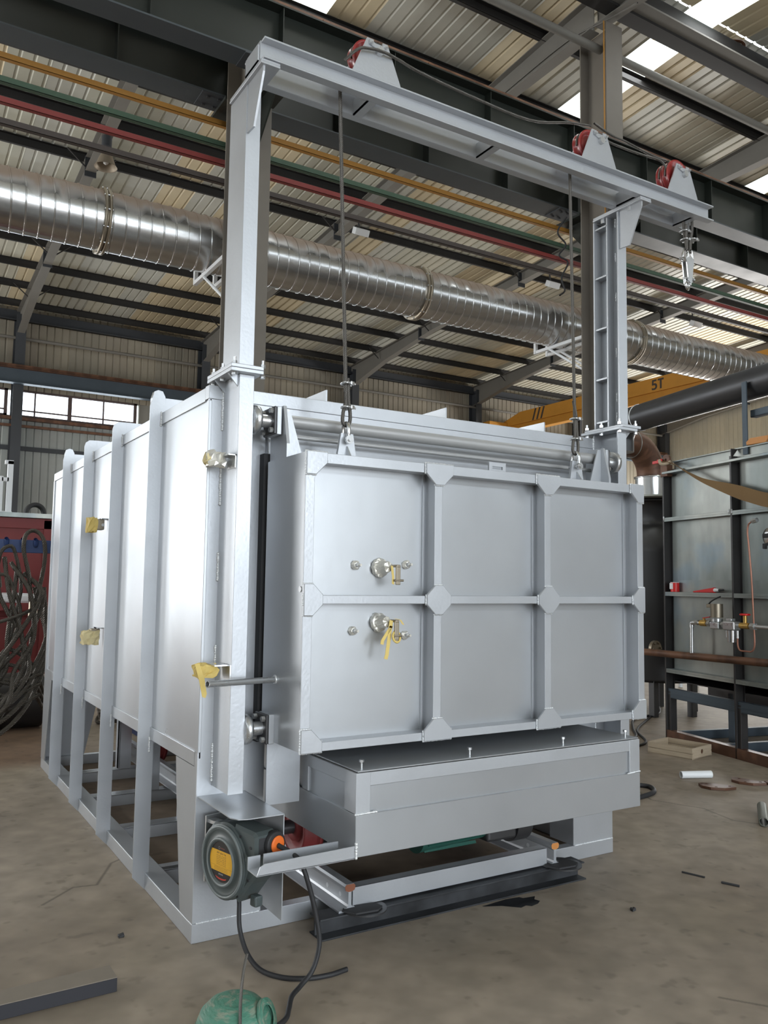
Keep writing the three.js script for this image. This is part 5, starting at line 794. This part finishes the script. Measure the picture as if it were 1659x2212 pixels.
single('floor_hose', 'dark hose winding across the floor from behind the furnace to the dark furnace leg', 'hose', [tube([[6.2, 0.012, -5.9], [6.55, 0.012, -6.05], [6.95, 0.012, -6.25], [7.3, 0.012, -6.6], [7.9, 0.012, -7.1], [8.4, 0.012, -7.2], [8.9, 0.012, -7.6]], 0.014, 90, 8), tube([[6.3, 0.012, -5.85], [6.75, 0.012, -5.95], [7.25, 0.012, -6.5], [8.0, 0.012, -7.0], [8.8, 0.012, -7.5]], 0.012, 80, 8)], m.dark);
single('floor_hose', 'dark hose bending in a loop on the floor beside the hearth car', 'hose', [tube([[4.6, 0.016, -4.65], [5.0, 0.016, -4.78], [5.22, 0.016, -4.76], [5.32, 0.016, -4.66], [5.22, 0.016, -4.52], [4.95, 0.016, -4.45], [4.6, 0.016, -4.42]], 0.018, 80, 10)], m.rubber);
single('water_puddle', 'small black wet puddle on the floor in front of the loose channel', 'puddle', [prism([[2.66, -3.385], [2.75, -3.345], [2.82, -3.28], [2.86, -3.29], [2.88, -3.27], [2.93, -3.28], [2.96, -3.30], [2.95, -3.33], [2.98, -3.36], [2.91, -3.37], [2.90, -3.39], [2.82, -3.40]], 'xz', 0.0005, 0.002)], std({ color: C(0.006, 0.006, 0.007), roughness: 0.25 }));
for (const [x, z, l] of [[3.28, -2.98, 'dark metal crumb on the open floor in front of the puddle'], [1.02, -3.9, 'dark metal chip on the floor left of the furnace corner'], [0.02, -4.5, 'dark metal chip on the floor near the left edge']]) single('metal_chip', l, 'scrap', [jitter(box(x - 0.012, x + 0.012, 0.001, 0.014, z - 0.01, z + 0.01, 0.003), 0.006)], m.dark);
// ---------------------------------------------------------------- left side
{
  const t = thing('timber_beam', 'thick black-sided timber beam with a dusty top lying on the floor at the lower left', 'timber', [0.6, 0, -3.46]);
  part('body', [turn(box(0.20, 0.884, 0.001, 0.052, -3.525, -3.405, 0.002), [0, 1, 0], 0.02, [0.88, 0, -3.4])], m.timberDark, t);
  part('dusty_top', [turn(box(0.201, 0.8835, 0.052, 0.0555, -3.524, -3.406, 0.001), [0, 1, 0], 0.02, [0.88, 0, -3.4])], m.timber, t);
}
{
  const t = thing('green_pot', 'worn green metal valve body standing on the floor at the bottom edge', 'casting', [1.16, 0, -2.88]);
  part('shell', [lathe([[0.02, 0], [0.12, 0.0], [0.132, 0.02], [0.13, 0.06], [0.118, 0.09], [0.09, 0.118], [0.05, 0.134], [0.001, 0.138]], [1.16, 0, -2.88], [0, 1, 0], 48), torus([1.16, 0.045, -2.88], [0, 1, 0], 0.131, 0.006, 48, 8)], m.greenPot, t);
  part('spout', [lathe([[0.035, 0], [0.05, 0], [0.05, 0.06], [0.058, 0.06], [0.058, 0.075], [0.035, 0.075]], [1.205, 0.055, -2.845], [0.6, 0.35, 0.6], 28)], m.greenPot, t);
}
single('wire_stub', 'frayed piece of steel wire rope sticking up beside the green casting', 'wire rope', [rope([[1.115, 0.0, -2.73], [1.125, 0.06, -2.74], [1.15, 0.17, -2.80], [1.17, 0.24, -2.83], [1.185, 0.29, -2.84]], 0.006, 0.05, 6, 6, 4)], m.rope);
{ // rack with slings
  const z = -9.0, t = thing('sling_rack', 'blue steel rack beam carrying coiled wire rope slings at the left edge', 'rack', [0.9, 0, z]);
  part('beam', [box(-0.6, 2.6, 1.845, 1.975, z - 0.08, z, 0.004)], m.blue, t); for (const x of [-0.5, 2.4]) part('post', [box(x, x + 0.1, 0, 1.85, z - 0.08, z)], m.blue, t); part('foot', [box(-0.55, -0.35, 0, 0.06, z - 0.5, z + 0.4), box(2.35, 2.55, 0, 0.06, z - 0.5, z + 0.4)], m.blue, t);
  for (const x of [1.07, 1.22, 1.34]) part('hook', [tube([[x, 1.98, z + 0.03], [x, 1.97, z + 0.01], [x, 1.93, z + 0.02], [x, 1.92, z + 0.07], [x, 1.97, z + 0.1]], 0.02, 20, 8)], m.blue, t);
}
{
  const z = -8.85; let i = 0;
  const sl = (label, pts, r = 0.019, n = 0) => { const t = thing('wire_sling', label, 'wire rope', [pts[0][0], 0, z], { group: 'wire rope slings on the blue rack' }); part('rope', [rope(pts, r, 0.13, 6, 6, 4)], m.oldRope, t); return t; };
  const G = 'old brown wire rope sling hanging tangled from the blue rack';
  const t0 = sl('wire rope sling with a pale crimped sleeve looped over the blue rack beam', [[1.30, 1.32, z + 0.06], [1.26, 1.62, z + 0.1], [1.20, 1.9, z + 0.1], [1.23, 2.03, z + 0.08], [1.30, 2.06, z + 0.06], [1.37, 2.0, z + 0.08], [1.40, 1.85, z + 0.1], [1.38, 1.6, z + 0.1], [1.335, 1.34, z + 0.07], [1.33, 1.1, z + 0.05], [1.30, 0.8, z + 0.05], [1.2, 0.5, z + 0.1], [1.0, 0.2, z + 0.2]], 0.022);
  part('sleeve', [cyl([1.318, 1.22, z + 0.065], [1.32, 1.36, z + 0.065], 0.042, 20)], m.brassOld, t0, 'pale crimped sleeve');
  sl(G, [[1.02, 1.5, z], [0.99, 1.75, z + 0.05], [1.02, 1.87, z + 0.1], [1.09, 1.9, z + 0.1], [1.14, 1.8, z + 0.08], [1.2, 1.5, z + 0.06], [1.16, 1.2, z + 0.06], [1.10, 0.9, z + 0.1], [1.02, 0.55, z + 0.15], [0.9, 0.25, z + 0.2]]);
  sl(G, [[0.85, 1.58, z + 0.1], [1.05, 1.62, z + 0.12], [1.12, 1.5, z + 0.12], [1.2, 1.25, z + 0.12], [1.14, 1.0, z + 0.15], [1.0, 0.7, z + 0.2], [0.85, 0.5, z + 0.2]]);
  sl(G, [[0.84, 1.12, z + 0.2], [1.0, 1.17, z + 0.2], [1.2, 1.24, z + 0.16], [1.33, 1.3, z + 0.1]]);
  for (let k = 0; k < 6; k++) { const a = 0.98 + 0.06 * k, q = rr_(-0.12, 0.12), d = 0.12 + 0.03 * (k % 3); sl(G, [[a, 1.84 - 0.05 * k, z + 0.05], [a + 0.05 + q, 1.45, z + d], [1.26 - 0.03 * k + q, 1.0, z + d], [1.3 - 0.07 * k, 0.7, z + d], [1.15 - 0.08 * k + q, 0.42, z + d + 0.1], [0.9 - 0.03 * k, 0.12 + 0.03 * k, z + 0.3]], 0.023); }
  for (let k = 0; k < 4; k++) sl(G, [[0.6, 0.03 + 0.06 * k, z + 0.55 - 0.06 * k], [1.0, 0.14 + 0.09 * k, z + 0.4 - 0.06 * k], [1.3, 0.36 + 0.1 * k, z + 0.1], [1.46, 0.75 + 0.08 * k, z], [1.46, 1.1, z - 0.03 * k], [1.42 - 0.03 * k, 1.5, z]], 0.023);
  for (let k = 0; k < 3; k++) sl(G, [[1.5, 0.28 + 0.08 * k, z - 0.2], [1.3, 0.55 + 0.12 * k, z + 0.05], [1.1, 0.6 + 0.15 * k, z + 0.05], [1.0, 0.42 + 0.12 * k, z + 0.1], [1.15, 0.34 + 0.12 * k, z + 0.12], [1.42, 0.46 + 0.1 * k, z + 0.05]], 0.021);
  single('floor_rope', 'coil of rusty wire rope on the floor, seen between the furnace legs', 'wire rope', [rope(Array.from({ length: 40 }, (_, k) => [2.5 + (0.34 + 0.05 * Math.sin(k * 1.7)) * Math.cos(k * 0.55), 0.03 + 0.003 * k + 0.02 * Math.sin(k * 2.3), -9.65 + 0.3 * Math.sin(k * 0.55)]), 0.022, 0.13, 6, 6, 4)], m.oldRope);
}
single('steel_drum', 'dark grey steel pipe section lying on the floor under the wire slings', 'pipe', [lathe([[0.27, 0], [0.29, 0], [0.29, 1.2], [0.27, 1.2], [0.27, 0]], [1.58, 0.29, -9.75], [-1, 0, 0.05], 44)], m.millDark);
{ // red steel boxes further back, a grey roll and a small steel tower
  const z = -14, t = thing('red_container', 'large red-painted steel box standing behind the wire slings', 'container', [1.4, 0, z - 1]);
  part('wall', [box(-1.5, 2.45, 0.1, 2.52, z - 1.8, z - 1.78), box(-1.5, 2.32, 0.1, 2.5, z - 0.03, z - 0.01)], m.redDull, t); part('frame', [box(-1.5, 2.32, 2.36, 2.52, z - 0.02, z + 0.02, 0.004), box(2.2, 2.32, 0.1, 2.5, z - 0.02, z + 0.02, 0.004), box(-1.5, 2.32, 1.0, 1.2, z - 0.02, z + 0.05, 0.004), box(-1.5, 2.32, 0.1, 0.2, z - 0.02, z + 0.03), box(-1.5, 2.32, 1.62, 1.64, z - 0.02, z + 0.01)], m.redDull, t); part('side_wall', [box(2.3, 2.32, 0.1, 2.5, z - 1.8, z)], m.redDull, t); part('roof', [box(-1.6, 2.36, 2.53, 2.57, z - 1.8, z + 0.06), box(-1.6, 2.36, 2.57, 2.6, z + 0.02, z + 0.06)], m.mill, t);
  single('white_sack', 'white sacks lying in front of the red box behind the slings', 'sack', [jitter(box(1.1, 1.7, 1.21, 1.33, z + 0.06, z + 0.3, 0.04), 0.03), jitter(box(1.6, 2.1, 1.21, 1.35, z + 0.06, z + 0.3, 0.04), 0.03)], m.white);
  single('shelf_beam', 'red shelf beam carrying the white sacks', 'beam', [box(-1.5, 2.3, 1.10, 1.21, z + 0.05, z + 0.4)], m.redDull);
  const r = thing('rubber_roll', 'black rubber hoop lying on top of the red box', 'hoop', [2.1, 2.6, z - 0.2]); part('hoop', [torus([2.1, 2.62, z - 0.2], [0.2, 0, 1], 0.14, 0.035, 36, 12), torus([2.1, 2.62, z - 0.3], [0.2, 0, 1], 0.14, 0.035, 36, 12)], m.rubber, r);
  const k = thing('steel_tower', 'small pale grey slotted steel frame standing on the red box at the left edge', 'frame', [1.66, 2.6, z - 0.4]);
  parts('side', [box(1.57, 1.62, 2.6, 3.2, z - 0.45, z - 0.35), box(1.68, 1.76, 2.6, 3.45, z - 0.45, z - 0.35)], m.white, k); parts('plate', [box(1.57, 1.76, 2.6, 2.64, z - 0.5, z - 0.3), box(1.64, 1.76, 3.40, 3.46, z - 0.45, z - 0.35), box(1.60, 1.7, 3.12, 3.18, z - 0.45, z - 0.35)], m.white, k);
}
renderer.render(scene, camera);
